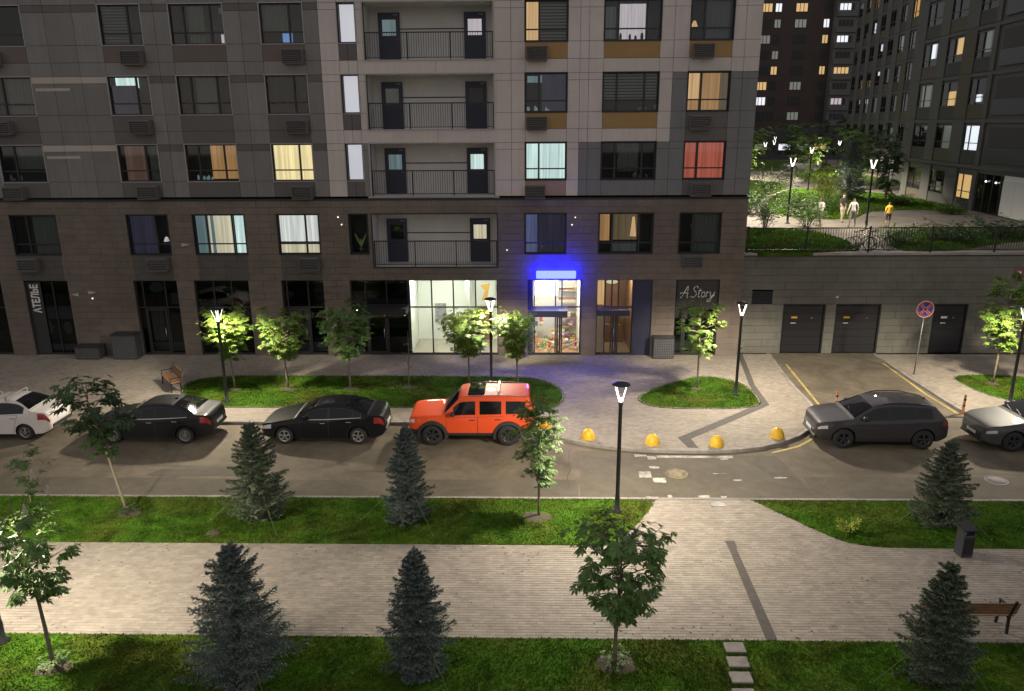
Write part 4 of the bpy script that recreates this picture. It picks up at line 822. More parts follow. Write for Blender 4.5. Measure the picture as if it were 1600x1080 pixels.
for i, (x, m_) in enumerate(((33,'far_dim'),(36.5,'far_white'),(39,'far_dim'),(43,'far_white'),(46,'far_dim'),(49,'far_warm'),(54,'far_dim'))):
    w = MB().box(x-1.1,x+1.1,FY-8.08,FY-8.001,TZ+1.0,TZ+3.0).build('shop_window', 'frame_dark', FAR); MB().box(x-1.0,x+1.0,FY-8.1,FY-8.081,TZ+1.6,TZ+2.6).build('pane', m_, w)
# ------------------------------------------------------------------ street lamps
def lamp_model(name, label, loc, h=4.0, group='street lamps', light=True, watts=None, rz=.4):
    o = thing(name, label, 'lamp', loc, rz, group)
    MB().lathe([(.0,0),(.16,0),(.16,.03),(.075,.05),(.075,.5),(.062,.55),(.055,h-.62),(.07,h-.60),(.07,h-.52),(0,h-.52)], 14).build('pole', 'metal_dark', o)
    MB().lathe([(0,h+.07),(.09,h+.065),(.25,h+.01),(.26,h-.01),(.24,h-.02),(0,h-.015)], 24).build('cap', 'metal_dark', o)
    for i in range(4):
        a = PI/2*i+.2; c, s_ = math.cos(a), math.sin(a); d = (-s_*.016, c*.016)
        MB().bar((c*.055,s_*.055,h-.52), (c*.225,s_*.225,h-.02), .016, .012).build('light_arm', 'lamp_glow', o)
    MB().lathe([(0,h-.50),(.062,h-.515),(.07,h-.47),(.05,h-.42),(0,h-.41)], 14).build('light_cup', 'lamp_glow', o)
    if light:
        l = bpy.data.lights.new('lamp_light', 'SPOT'); l.spot_size = R(166); l.spot_blend = .4; l.energy = watts or LAMP_W; l.color = (1, .885, .69); l.shadow_soft_size = .16
        l.use_nodes = True; ln_ = l.node_tree; fo_ = ln_.nodes.new('ShaderNodeLightFalloff'); fo_.inputs['Strength'].default_value = 1; fo_.inputs['Smooth'].default_value = 2.6; ln_.links.new(fo_.outputs['Quadratic'], ln_.nodes['Emission'].inputs['Strength'])
        q = bpy.data.objects.new('lamp_light', l); COL.objects.link(q); q.parent = o; q.location = (0,0,h-.22)
    return o
lamp_model('street_lamp', 'street lamp rising behind the leftmost tree of the lawn island', (-12.72,-6.72,0))
lamp_model('street_lamp', 'street lamp between two round trees in front of the lit lobby', (-1.72,-4.95,0))
lamp_model('street_lamp', 'street lamp standing in the near lawn beside the crossing', (2.56,-16.05,0))
lamp_model('street_lamp', 'street lamp on the small oval lawn near the garage wall', (8.68,-5.75,0))
lamp_model('street_lamp', 'street lamp at the right edge behind the silver car', (19.67,-6.55,0))
lamp_model('street_lamp', 'street lamp pole at the lower left corner of the near lawn', (-11.85,-22.25,0), watts=LAMP_W*1.15)
for i, (x, y, lb, on) in enumerate([(16.03,11.98,'terrace lamp left of the walkers with dark pole',1), (19.7,9.13,'terrace lamp behind the bicycles between walkers and yellow shirt',1), (14.83,17.5,'terrace lamp hidden close to the white facade edge',1), (24.5,33,'terrace lamp beyond the bright yellow green shrub',1), (36.4,57.8,'terrace lamp by the far wing corner',1), (30,62,'small distant lamp over the far courtyard road',0), (26,52,'small distant lamp left of the courtyard road',1), (22,46,'small distant lamp beside the facade edge far back',0), (42,80,'tiny distant lamp before the tower block on the right',0), (31,84,'tiny distant lamp before the tower block on the left',0), (38,88,'tiny distant lamp in the middle of the far yard',0)]):
    lamp_model('terrace_lamp', lb, (x,y,TZ), group='courtyard lamps', light=bool(on), watts=LAMP_W*(.5 if i < 2 else 4.0 if i == 3 else 2.0))
# ------------------------------------------------------------------ trees
def leaf_pts(rr, c, out, size, n=6):
    """one palmate leaf: n leaflets fanned round a drooping axis"""
    V = []; F = []; d = Vector(out).normalized(); d = (d+Vector((0,0,-.35))).normalized(); side = d.cross(Vector((0,0,1)))
    if side.length < .05: side = Vector((1,0,0))
    side.normalize(); nrm = side.cross(d).normalized()
    for k in range(n):
        a = (k-(n-1)/2)*R(230/n)+rr.uniform(-.1,.1); ax = d*math.cos(a)+side*math.sin(a); ax = (ax-nrm*rr.uniform(.0,.45)*1).normalized(); L_ = size*(1-.35*abs(k-(n-1)/2)/(n/2))*rr.uniform(.85,1.15); w = side*math.cos(a)-d*math.sin(a)
        o = len(V); m_ = c+ax*L_*.62; V += [c, m_+w*L_*.2, c+ax*L_-nrm*L_*.1, m_-w*L_*.2]; F.append((o,o+1,o+2,o+3))
    return V, F
def tree(name, label, base, h, trunk_h, rx, rz_, nleaf, size, leafm, seed, lean=(0,0), group='young broadleaf trees', bark='bark', trunk_r=.045, hollow=.35, flower=False, shape=0, low_tuft=False):
    rr = random.Random(seed); o = thing(name, label, 'tree', (*base[:2], base[2] if len(base) > 2 else .015), 0, group); mb = MB()
    N = 9; ax = []
    for i in range(N):
        t = i/(N-1); ax.append(Vector((lean[0]*t**1.2+.03*math.sin(3*t+seed), lean[1]*t+.03*math.cos(4*t+seed), (h-.12)*t)))
    mb.tube(ax, [trunk_r*(1-.85*i/(N-1))+.004 for i in range(N)], 7); pos = lambda z: ax[0].lerp(ax[-1], 0) if z <= 0 else ax[min(N-2, int(z/(h-.12)*(N-1)))].lerp(ax[min(N-1, int(z/(h-.12)*(N-1))+1)], z/(h-.12)*(N-1)-min(N-2, int(z/(h-.12)*(N-1))))
    tips = []; nb = max(9, nleaf//16); cz = trunk_h+rz_
    for i in range(nb):
        t = (i+.5)/nb; z0 = trunk_h*.9+(h-trunk_h)*.8*t; a = i*2.4+rr.uniform(-.4,.4); p = pos(min(z0, h-.15)); zn = (p.z-trunk_h)/(h-trunk_h)
        reach = rx*(math.sin(PI*min(1, max(.0, (zn*.85+.12))))**.7)*rr.uniform(.75,1.1)
        if shape == 1: reach = rx*(1-.75*zn)*rr.uniform(.7,1.1)
        q = p+Vector((math.cos(a)*reach, math.sin(a)*reach, reach*rr.uniform(.25,.75))); q.z = min(q.z, h); mid = p.lerp(q, .5)+Vector((0,0,.06*rr.uniform(-1,1)))
        mb.tube([p,mid,q], [trunk_r*.42*(1-.6*zn)+.003, trunk_r*.25+.003, .003], 5)
        for j in range(3):
            s_ = p.lerp(q, rr.uniform(.35,.9)); e = s_+Vector((rr.uniform(-1,1), rr.uniform(-1,1), rr.uniform(-.4,.6)))*reach*.4; mb.tube([s_,e], [.006,.002], 4, cap=False); tips.append((s_, e))
        tips.append((mid, q))
    mb.build('trunk', bark, o)
    V = []; F = []; top = ax[-1]
    for i in range(nleaf):
        s_, e = rr.choice(tips); c = s_.lerp(e, rr.uniform(hollow,1.08))+Vector((rr.gauss(0,1), rr.gauss(0,1), rr.gauss(0,.9)))*size*.45
        d = (c-pos(max(.1, c.z-.1))); d.z *= .4; d = d+Vector((rr.gauss(0,.3), rr.gauss(0,.3), rr.uniform(-.3,.3)))*max(.1, d.length)
        v, f = leaf_pts(rr, c, d if d.length > .01 else Vector((1,0,0)), size*rr.uniform(.7,1.2), 5 if size < .17 else 6); k = len(V); V += v; F += [tuple(x+k for x in q) for q in f]
    fast('crown', [tuple(v) for v in V], F, leafm, o)
    if flower:
        for i in range(5):
            s_, e = tips[-(i*4+1)]; mb = MB(); c = e+Vector((0,0,.08))
            for j in range(26): a = j*2.4; zz = j/26*.22; r_ = .05*(1-zz/.24); p = c+Vector((math.cos(a)*r_, math.sin(a)*r_, zz)); s2 = .022; mb.add([p+Vector(q)*s2 for q in ((1,0,0),(-.5,.8,0),(-.5,-.8,0),(0,0,1))], [(0,1,3),(1,2,3),(2,0,3)])
            mb.build('blossom', 'blossom', o)
    if low_tuft:
        V = []; F = []
        for i in range(38):
            a = rr.uniform(0, 2*PI); c = Vector((rr.uniform(.05,.3)*math.cos(a), rr.uniform(.05,.3)*math.sin(a), rr.uniform(.05,.3))); v, f = leaf_pts(rr, c, Vector((math.cos(a), math.sin(a), .6)), .11, 4); k = len(V); V += v; F += [tuple(x+k for x in q) for q in f]
        fast('root_shoots', [tuple(v) for v in V], F, leafm, o)
    return o
tree('chestnut_tree', 'dark leaning chestnut tree in front of the first black sedan', (-12.02,-16.35), 4.55, 2.25, .95, 1.2, 280, .24, 'leaf_dark', 3, lean=(-.75,-.1), low_tuft=True, hollow=.5)
tree('chestnut_tree', 'flowering chestnut tree at the lower left corner with white blossom candles', (-10.15,-23.1), 4.1, 1.7, .85, 1.2, 330, .20, 'leaf', 5, lean=(-.35,.1), low_tuft=True, flower=True)
tree('maple_tree', 'slender leafy tree hanging over the rear of the orange car', (.2,-16.4), 4.1, 1.2, .68, 1.3, 620, .165, 'leaf', 8, lean=(.05,0), trunk_r=.035, shape=0)
tree('chestnut_tree', 'large leaved chestnut tree on the near lawn before the paved path', (1.81,-22.8), 3.55, 1.35, 1.0, 1.05, 470, .20, 'leaf', 11, lean=(.05,.1), low_tuft=True, hollow=.45)
ISLT = [(-12.97,-5.18,3.8,'leaf_lime',21,'leftmost bright round tree on the lawn island beside a lamp',.95,360), (-10.63,-5.08,3.65,'leaf_lime',22,'second tree of the lawn island before the dark shop',1.0,340), (-7.86,-5.07,4.05,'leaf',23,'third darker tree of the lawn island before the residents entrance',1.0,420), (-2.73,-4.6,3.6,'leaf_lime',25,'dense round tree in front of the lit white lobby',1.0,520), (-.61,-4.7,3.55,'leaf_lime',26,'dense round tree before the flower shop with the blue sign',.85,480)]
for x, y, h, m_, sd, lb, rx, nl in ISLT: tree('maple_tree', lb, (x,y), h, 1.5, rx*1.12, 1.05, int(nl*2.1), .185, m_, sd, hollow=.3, lean=(random.uniform(-.15,.05),0))
tree('bare_sapling', 'thin nearly leafless sapling in the middle of the lawn island', (-5.33,-4.9), 2.7, .9, .3, .8, 14, .10, 'leaf', 24, trunk_r=.025)
tree('maple_tree', 'open branching tree on the small oval lawn by the script lettered shop', (7.18,-4.99), 4.2, 1.55, 1.0, 1.2, 380, .20, 'leaf_lime', 27, hollow=.5)
tree('maple_tree', 'tall bright tree in the right hand lawn before the grey garage wall', (20.26,-4.24), 5.2, 1.7, 1.05, 1.6, 620, .21, 'leaf_lime', 28, hollow=.4, lean=(.3,0))
tree('shrub_sapling', 'small faint leafy sapling at the left roadside before the white car', (-15.3,-15.75), 2.0, .5, .6, .7, 90, .15, 'leaf_dark', 29, trunk_r=.02)
# shrubs: stems and a leaf cloud
def shrub(name, label, base, rx, h, n, size, m_, seed, group=None, upright=.5):
    rr = random.Random(seed); o = thing(name, label, 'shrub', base, 0, group); mb = MB(); V = []; F = []
    for i in range(max(6, int(n/18))):
        a = rr.uniform(0, 2*PI); r_ = rx*math.sqrt(rr.random()); e = Vector((math.cos(a)*r_, math.sin(a)*r_, h*(1-.35*(r_/rx)**2)*rr.uniform(.6,1))); mb.tube([(e.x*.15,e.y*.15,0), (e.x*.5,e.y*.5,e.z*.6), e], [.018,.012,.004], 4, cap=False)
        for j in range(18):
            t = rr.uniform(.3,1.05); c = Vector((e.x*t**.8, e.y*t**.8, e.z*t))+Vector((rr.gauss(0,1), rr.gauss(0,1), rr.gauss(0,1)))*rx*.14
            d = Vector((math.cos(a)*(1-upright)+rr.gauss(0,.3), math.sin(a)*(1-upright)+rr.gauss(0,.3), upright*1.4)); v, f = leaf_pts(rr, c, d, size*rr.uniform(.7,1.3), 3); k = len(V); V += v; F += [tuple(x+k for x in q) for q in f]
    mb.build('stems', 'bark_dark', o); fast('leaves', [tuple(v) for v in V], F, m_, o); return o
shrub('leafy_shrub', 'small pale leafy plant alone on the right hand lawn', (8.88,-17.2,.01), .32, .42, 120, .12, 'leaf_gold', 41, upright=.7)
for i, (x, y, rx, h, m_, lb) in enumerate([(22.4,23.0,1.5,3.3,'leaf_gold','bright yellow green upright shrub in the courtyard'), (13.9,9.4,.9,2.4,'leaf','small leafy tree like shrub behind the fence by the white facade'), (16.4,9.6,1.2,1.7,'leaf','loose leafy shrub on the terrace below the first lamp'), (18.4,16.5,1.7,1.6,'leaf_dark','dark rounded shrub mass left of the yellow shrub'), (20.6,18.6,1.5,1.7,'leaf','mid green shrub in front of the yellow shrub'), (19.0,3.2,1.2,1.0,'leaf','low leafy shrub behind the bicycles at the fence'), (22.2,4.0,1.6,.9,'leaf_dark','low dark shrub bed behind the fence right of the bicycles'), (25.5,5.6,2.0,1.0,'leaf_dark','long dark shrub bed behind the fence at the right'), (17.5,27,1.3,2.3,'leaf_lime','lime green shrub left of the courtyard path'), (20.5,31,2.0,1.9,'leaf_dark','dark hedge clump beside the courtyard path'), (25.5,44,2.4,1.8,'leaf_dark','dark distant hedge across the courtyard'), (27.5,22,1.1,1.0,'leaf_dark','small dark shrub at the foot of the courtyard wing'), (29.0,47,2.0,1.6,'leaf','distant pale shrub row behind the courtyard path'), (15.0,17.0,1.2,1.8,'leaf_dark','dark shrub beside the facade edge on the terrace'), (28.5,16.8,1.0,.6,'leaf','flat groundcover shrub by the courtyard entrance')]):
    shrub('courtyard_shrub', lb, (x,y,TZ+.02), rx, h, 420 if i in (0,1) else 320, .22 if rx < 1.6 else .3, m_, 50+i, 'courtyard shrubs', upright=.75 if i == 0 else .4)
tree('courtyard_tree', 'bright young tree beyond the courtyard path near the facade edge', (23.5,50,TZ), 5.5, 1.8, 2.2, 2, 260, .5, 'leaf_lime', 71, group='courtyard trees', trunk_r=.08)
tree('courtyard_tree', 'tall pale green tree left of the fir tree', (29.5,36,TZ), 6.2, 1.2, 1.7, 2.5, 300, .42, 'leaf', 72, group='courtyard trees', trunk_r=.09)
tree('courtyard_tree', 'dark tree before the far wing in the courtyard', (33.5,40,TZ), 6.0, 1.2, 2.0, 2.5, 300, .42, 'leaf_dark', 73, group='courtyard trees', trunk_r=.09)
tree('courtyard_tree', 'narrow dark tree in front of the courtyard wing facade', (27.9,25.2,TZ), 4.6, .7, 1.0, 2, 320, .28, 'leaf_dark', 74, group='courtyard trees', trunk_r=.07)
for i, (x, y, h, m_, lb) in enumerate(((37,76,6.5,'leaf','distant tree before the middle of the tower block'),(29,80,6,'leaf_dark','distant dark tree below the left lamps of the yard'),(44,82,7,'leaf_dark','distant dark tree at the foot of the tower bay'),(33,58,4.5,'leaf_lime','distant lime tree beside the parked pale car'))):
    tree('courtyard_tree', lb, (x,y,TZ), h, 1.4, 2.3, 2.5, 240, .5, m_, 80+i, group='courtyard trees', trunk_r=.09)
# ------------------------------------------------------------------ spruces
def spruce_mesh(seed, h, rb, m_):
    rr = random.Random(seed); T = MB(); T.tube([(0,0,0),(.01,0,h*.5),(0,.01,h)], [.065,.035,.006], 7); V = []; F = []
    def needles(p, q, n, L_):
        d = (q-p); l = d.length; d.normalize(); u = d.cross(Vector((0,0,1)))
        if u.length < .05: u = Vector((1,0,0))
        u.normalize(); w = u.cross(d)
        for i in range(n):
            t = (i+rr.random())/n; c = p.lerp(q, t); a = rr.uniform(0, 2*PI); r_ = u*math.cos(a)+w*math.sin(a); e = c+(r_*.75+d*.65).normalized()*L_*rr.uniform(.7,1.2); s_ = d.cross(r_)*.0085
            k = len(V); V.extend((c-s_, c+s_, e)); F.append((k,k+1,k+2))
    z = .16
    while z < h-.05:
        t = z/h; rad = rb*.92*(1-t)**.75*(.62+.38*min(1, t/.26))*rr.uniform(.82,1.12)+.06; nb = int(8+11*(1-t))
        a0 = rr.uniform(0, 6)
        for i in range(nb):
            a = a0+2*PI*i/nb+rr.uniform(-.22,.22); L_ = rad*rr.choice([.55,.7,.85,.95,1.0,1.0,1.15]); d = Vector((math.cos(a), math.sin(a), 0)); up_ = .10+.55*t**1.5
            p0 = Vector((0,0,z+rr.uniform(-.04,.04))); pts = [p0+d*L_*s_+Vector((0,0,L_*(up_*s_-.30*(1-t)*math.sin(PI*s_*.75)*1.2))) for s_ in (0,.35,.7,1)]
            T.tube(pts, [.014*(1-t)+.004,.008,.006,.003], 4, cap=False)
            for k in range(3): needles(pts[k], pts[k+1], int(6+L_*26), .05)
            ns = int(6+L_*15)
            for j in range(ns):
                s_ = .22+.75*(j+rr.random())/ns; b = pts[min(2, int(s_*3))].lerp(pts[min(2, int(s_*3))+1], s_*3-min(2, int(s_*3))); sd = d.cross(Vector((0,0,1)))*(1 if j % 2 else -1)
                e = b+(d*.75+sd*.8+Vector((0,0,rr.uniform(-.25,.2)))).normalized()*L_*.36*(1.15-s_)*rr.uniform(.8,1.3)+Vector((0,0,-.01)); needles(b, e, 15, .056)
        z += .10+.07*(1-t)*rr.uniform(.6,1.5)
    needles(Vector((0,0,h-.25)), Vector((0,0,h+.08)), 50, .06)
    me = fast('crown', [tuple(v) for v in V], F, m_); T_ = T.build('trunk', 'bark_dark'); return T_, me
SPR = [((-8.0,-16.5), 2.95, 1.2, 'needle_green', 1, 'dark spruce on the lawn in front of the second black sedan'), ((-3.6,-16.45), 2.9, .90, 'needle_blue', 2, 'blue spruce on the lawn before the orange car front'), ((-6.15,-22.95), 2.85, 1.45, 'needle_blue', 3, 'widest spruce on the near lawn at the bottom left'), ((-2.37,-23.0), 2.85, .94, 'needle_blue', 4, 'blue grey spruce at the bottom centre of the near lawn'), ((11.8,-16.5), 2.45, 1.08, 'needle_green', 5, 'dark spruce on the right lawn beside the litter bin'), ((8.35,-23.1), 2.7, 1.0, 'needle_green', 6, 'spruce at the bottom right before the bench')]
for (x, y), h, rb, m_, sd, lb in SPR:
    o = thing('spruce_tree', lb, 'tree', (x,y,.01), sd*1.1, 'staked spruces'); T_, C_ = spruce_mesh(sd, h, rb, m_); T_.parent = o; C_.parent = o
    for i in range(3):
        a = i*2*PI/3+sd*.0-.9-sd*1.1; MB().tube([(.02,0,h*.45), (math.cos(a)*1.35, math.sin(a)*1.35, .02)], .005, 4).tube([(math.cos(a)*1.35, math.sin(a)*1.35, -.05),(math.cos(a)*1.4, math.sin(a)*1.4, .05)], .011, 5).build('guy_rope', 'rope', o)
for (x, y), h, rb, m_, sd, lb in [((26.3,28.6), 4.6, 1.9, 'needle_blue', 9, 'layered fir tree in the middle of the courtyard')]:
    o = thing('fir_tree', lb, 'tree', (x,y,TZ), 0); T_, C_ = spruce_mesh(sd, h, rb, m_); T_.parent = o; C_.parent = o
# ------------------------------------------------------------------ cars
mat('glass_auto', (.006, .006, .008), .05, spec=.45)
class Car:
    def __init__(s, sp):
        s.sp = sp; s.L = sp['L']; g = lambda k: np.array(spline(sp[k], 8)); s.t, s.b, s.w, s.z = [g(k) for k in ('top','belt','wid','bot')]
    def I(s, a, x): return float(np.interp(x, a[:,0], a[:,1]))
    def ctrl(s, x):
        top, w, zb = s.I(s.t, x), s.I(s.w, x), s.I(s.z, x); belt = min(s.I(s.b, x), top-.012); h = max(belt-zb, .05); k = min(1, max(0, (top-belt-.05)/.42)); wr = w*.945-s.sp['tumble']*k
        cr = .012+.045*k
        return [(0,zb),(w*.90,zb),(w*.975,zb+.10*h),(w*.997,zb+.42*h),(w*1.0,zb+.72*h),(w*.955,belt),(wr,top-cr-.02*k),(wr*.84,top-cr*.25),(0,top+.012)]
    def sec(s, x, v):
        P_ = s.ctrl(x); i = min(7, int(v)); f = v-i; a, b, c, d = P_[max(i-1,0)], P_[i], P_[i+1], P_[min(i+2,8)]
        if i == 7: d = (-P_[7][0], P_[7][1])
        r_ = []
        for q in (0, 1):
            cr = .5*((2*b[q])+(c[q]-a[q])*f+(2*a[q]-5*b[q]+4*c[q]-d[q])*f*f+(3*b[q]-a[q]-3*c[q]+d[q])*f**3); li = b[q]+(c[q]-b[q])*f; r_.append(cr*.55+li*.45)
        return np.array((x, r_[0], r_[1]))
    def pt(s, x, v, off_=0, side=1):
        p = s.sec(x, v); e = .01
        if off_:
            tx = s.sec(min(x+e, s.L-.001), v)-s.sec(max(x-e, .001), v); tv = s.sec(x, min(v+.03, 8))-s.sec(x, max(v-.03, 0)); n = np.cross(tx, tv); n = n/(np.linalg.norm(n)+1e-9)
            if n@(p-np.array((s.L/2, 0, .6))) < 0: n = -n
            p = p+n*off_
        return (p[0]-s.L/2, p[1]*side, p[2])
    def body(s, name, m_, parent):
        xs = sorted(set([.0,.012,.03,.06,.1]+[s.L*i/76 for i in range(1,76)]+[s.L-.06,s.L-.03,s.L-.012,s.L])); vs = [i/5 for i in range(41)]; V = []; F = []; m2 = len(vs); ring = 2*m2-2
        for x in xs:
            row = [s.sec(x, v) for v in vs]; V += [(x-s.L/2, p[1], p[2]) for p in row]+[(x-s.L/2, -p[1], p[2]) for p in row[-2:0:-1]]
        n = len(xs)
        for i in range(n-1):
            for k in range(ring): F.append((i*ring+k, (i+1)*ring+k, (i+1)*ring+(k+1)%ring, i*ring+(k+1)%ring))
        F += [tuple(range(ring)), tuple(range((n-1)*ring, n*ring))[::-1]]
        o = MB().add(V, F, 0, True).build(name, [m_, 'plastic_black'])
        bm = bmesh.new(); bm.from_mesh(o.data); bmesh.ops.recalc_face_normals(bm, faces=bm.faces); bm.to_mesh(o.data); bm.free()
        cut = MB()
        for wx in s.sp['wheels']:
            W_ = s.I(s.w, wx)
            for sd in (1,-1):
                r_ = s.sp['r']+.055; n_ = 28; y0, y1 = sd*(W_-.32), sd*(W_+.3); A = [(wx-s.L/2+r_*math.cos(2*PI*k/n_), y0, s.sp['r']+.0+r_*math.sin(2*PI*k/n_)) for k in range(n_)]; B = [(a[0], y1, a[2]) for a in A]
                cut.add(A+B, [tuple(range(n_)), tuple(range(n_, 2*n_))[::-1]]+[(k, n_+k, n_+(k+1)%n_, (k+1)%n_) for k in range(n_)], 1)
        c = cut.build('cutter', ['plastic_black','plastic_black']); bm = bmesh.new(); bm.from_mesh(c.data); bmesh.ops.recalc_face_normals(bm, faces=bm.faces); bm.to_mesh(c.data); bm.free()
        md = o.modifiers.new('b', 'BOOLEAN'); md.object = c; md.operation = 'DIFFERENCE'; md.solver = 'EXACT'
        dg = bpy.context.evaluated_depsgraph_get(); me = bpy.data.meshes.new_from_object(o.evaluated_get(dg)); o.modifiers.clear(); o.data = me; bpy.data.objects.remove(c)
        o.parent = parent; return o
    def patch(s, name, m_, parent, x0, x1, v0, v1, off_=.004, sides=(1,-1), nx=10, nv=6, full=False):
        """a panel or pane lying on the skin: x0,x1 may be pairs (at v0, at v1); full = over the centre line"""
        x0 = x0 if isinstance(x0, tuple) else (x0, x0); x1 = x1 if isinstance(x1, tuple) else (x1, x1); out_ = []
        for sd in ((1,) if full else sides):
            V = []; F = []; tv = [j/nv for j in range(nv+1)]; rows_ = []
            for t in tv:
                rows_.append([(x0[0]+(x0[1]-x0[0])*t+((x1[0]+(x1[1]-x1[0])*t)-(x0[0]+(x0[1]-x0[0])*t))*i/nx, v0+(v1-v0)*t) for i in range(nx+1)])
            G_ = [[s.pt(x, v, off_, sd) for x, v in r_] for r_ in rows_]
            if full: G_ = G_+[[(p[0], -p[1], p[2]) for p in r_] for r_ in G_[-2::-1]]
            for r_ in G_: V += r_
            for j in range(len(G_)-1):
                for i in range(nx): F.append((j*(nx+1)+i, j*(nx+1)+i+1, (j+1)*(nx+1)+i+1, (j+1)*(nx+1)+i))
            out_.append(MB().add(V, F, 0, True).build(name, m_, parent))
        return out_
def wheel(parent, x, y, r, rim, spokes=5, style=0):
    sd = 1 if y > 0 else -1; w = .11
    o = MB().lathe([(r*.62,-w),(r*.9,-w),(r*.98,-w*.8),(r,-w*.4),(r,w*.4),(r*.98,w*.8),(r*.9,w),(r*.62,w),(r*.62,-w)], 28, (0,0,0), axis='y').build('wheel', 'tyre', parent, loc=(x,y,r))
    mb = MB().lathe([(r*.66,sd*w*.98),(r*.60,sd*w*1.0),(r*.57,sd*w*.3),(0,sd*w*.2)], 28, axis='y', mi=1).lathe([(0,sd*w*.9),(r*.12,sd*w*.88),(r*.13,sd*w*.5)], 14, axis='y')
    mb.lathe([(r*.67,sd*w*.97),(r*.63,sd*w*1.04),(r*.57,sd*w*.95),(r*.56,sd*w*.3)], 28, axis='y')
    for k in range(spokes):
        for dl in ((-.13,.13) if style else (0,)):
            a = 2*PI*k/spokes+.3; c1, s1 = math.cos(a+dl*.4), math.sin(a+dl*.4); c2, s2 = math.cos(a+dl), math.sin(a+dl)
            mb.bar((c1*r*.1, sd*w*.82, s1*r*.1), (c2*r*.6, sd*w*.86, s2*r*.6), .035 if style else .06, .03)
    mb.build('rim', [rim, 'plastic_black'], o); return o
def make_car(name, label, sp, paint, loc, rz=0, rim='rim_silver', wheel_style=(5,0), rails=None, black_trim=False, flares=False, rack=False, sunroof=False, plate=True, group='cars parked along the kerb'):
    o = thing(name, label, 'car', (loc[0], loc[1], -.118), rz, group); c = Car(sp); L = c.L; h = L/2
    c.body('body', paint, o)
    x0, x1 = sp['screen']; c.patch('windscreen', 'glass_auto', o, x0, x1, 6.28, 8, .005, full=True, nx=14, nv=8)
    x0, x1 = sp['rear']; c.patch('rear_window', 'glass_auto', o, x0, x1, 6.4, 8, .005, full=True, nx=10, nv=8)
    for a, b in sp['sides']: c.patch('side_window', 'glass_auto', o, a, b, 5.10, sp.get('vtop', 5.80), .005, nx=10)
    c.patch('window_surround', 'plastic_black', o, sp['sides'][0][0]-.06, sp['sides'][-1][1]+.05, 5.03, sp.get('vtop', 5.80)+.07, .003, nx=24) if not flares else None
    if sp.get('chrome'): c.patch('chrome_strip', 'chrome', o, sp['sides'][0][0]-.05, sp['sides'][-1][1]+.05, 4.99, 5.05, .006, nx=24, nv=1)
    if black_trim:
        c.patch('bumper_trim', 'plastic_black', o, .03, sp['wheels'][0]-sp['r']-.08, .98, 2.7, .007, nx=6); c.patch('bumper_trim', 'plastic_black', o, sp['wheels'][1]+sp['r']+.08, sp['L']-.03, .98, 2.5, .007, nx=6)
    for a, b in sp['doors']:
        c.patch('door_gap', 'plastic_black', o, a, b, 1.6, 4.93, .0015, nx=8, nv=10); d = c.patch('door', paint, o, (a[0]+.010, a[1]+.010) if isinstance(a, tuple) else a+.010, (b[0]-.010, b[1]-.010) if isinstance(b, tuple) else b-.010, 1.63, 4.90, .0045, nx=12, nv=12)
        xb = b[1] if isinstance(b, tuple) else b
        for q, sd in zip(d, (1,-1)):
            p = c.pt(xb-.20, 4.45, .012, sd); MB().bbox(p[0]-.10,p[0]+.10,p[1]-.018,p[1]+.018,p[2]-.014,p[2]+.014,.006).build('handle', 'chrome' if sp.get('chrome') else 'plastic_black' if flares else paint, q)
    c.patch('headlight', 'head_glass', o, *sp['head'], .006, nx=6); c.patch('tail_light', 'tail_red', o, *sp['tail'], .006, nx=6)
    c.patch('rocker_trim', 'plastic_black', o, sp['wheels'][0]+sp['r']+.07, sp['wheels'][1]-sp['r']-.07, .98, 1.6 if not black_trim else 2.25, .006, nx=8)
    zf = c.I(c.z, .0); zt = c.I(c.t, .0)
    MB().bbox(-h-.03,-h+.12,-.52,.52,zf+.03,zf+.03+(zt-zf)*.55,.02).build('grille', 'plastic_black', o); zr = c.I(c.z, L)
    MB().bbox(h-.12,h+.03,-.62,.62,zr-.02,zr+.12,.03).build('rear_bumper_trim', 'plastic_black', o); MB().bbox(-h-.04,-h+.15,-.66,.66,zf-.10,zf+.02,.03).build('front_bumper_trim', 'plastic_black', o)
    if plate:
        MB().bbox(-h-.05,-h-.031,-.26,.26,zf+.08,zf+.19,.003).build('number_plate', 'plate', o); pz = sp.get('pz', .72); MB().bbox(h+.0,h+.02,-.26,.26,pz,pz+.11,.003).build('number_plate', 'plate', o)
    for sd in (1,-1):
        mx = sp['mirror']; p = c.pt(mx, 5.15, 0, sd); mm_ = MB().bbox(p[0]-.07,p[0]+.09,*sorted((p[1]+sd*.05, p[1]+sd*.22)),p[2]+.01,p[2]+.15,.03).bar((p[0],p[1]-sd*.02,p[2]+.03),(p[0],p[1]+sd*.1,p[2]+.05),.05,.03).build('mirror', paint if not black_trim else 'plastic_black', o)
        for wx in sp['wheels']: wheel(o, wx-h, sd*(c.I(c.w, wx)-.115), sp['r'], rim, *wheel_style)
        if flares:
            for wx in sp['wheels']:
                W_ = c.I(c.w, wx); V = []; F = []; n = 20; ri, ro = sp['r']+.05, sp['r']+.15
                for k in range(n+1):
                    a = PI*(-.08)+PI*1.16*k/n; ca, sa = math.cos(a), math.sin(a)
                    V += [(wx-h+ri*ca, sd*(W_-.06), sp['r']+ri*sa), (wx-h+ri*ca, sd*(W_+.07), sp['r']+ri*sa), (wx-h+ro*ca, sd*(W_+.055), sp['r']+ro*sa), (wx-h+(ro+.03)*ca, sd*(W_-.06), sp['r']+(ro+.03)*sa)]
                for k in range(n): F += [(4*k+j, 4*k+(j+1)%4, 4*k+4+(j+1)%4, 4*k+4+j) for j in range(4)]
                MB().add(V, F).build('fender_flare', 'plastic_black', o)
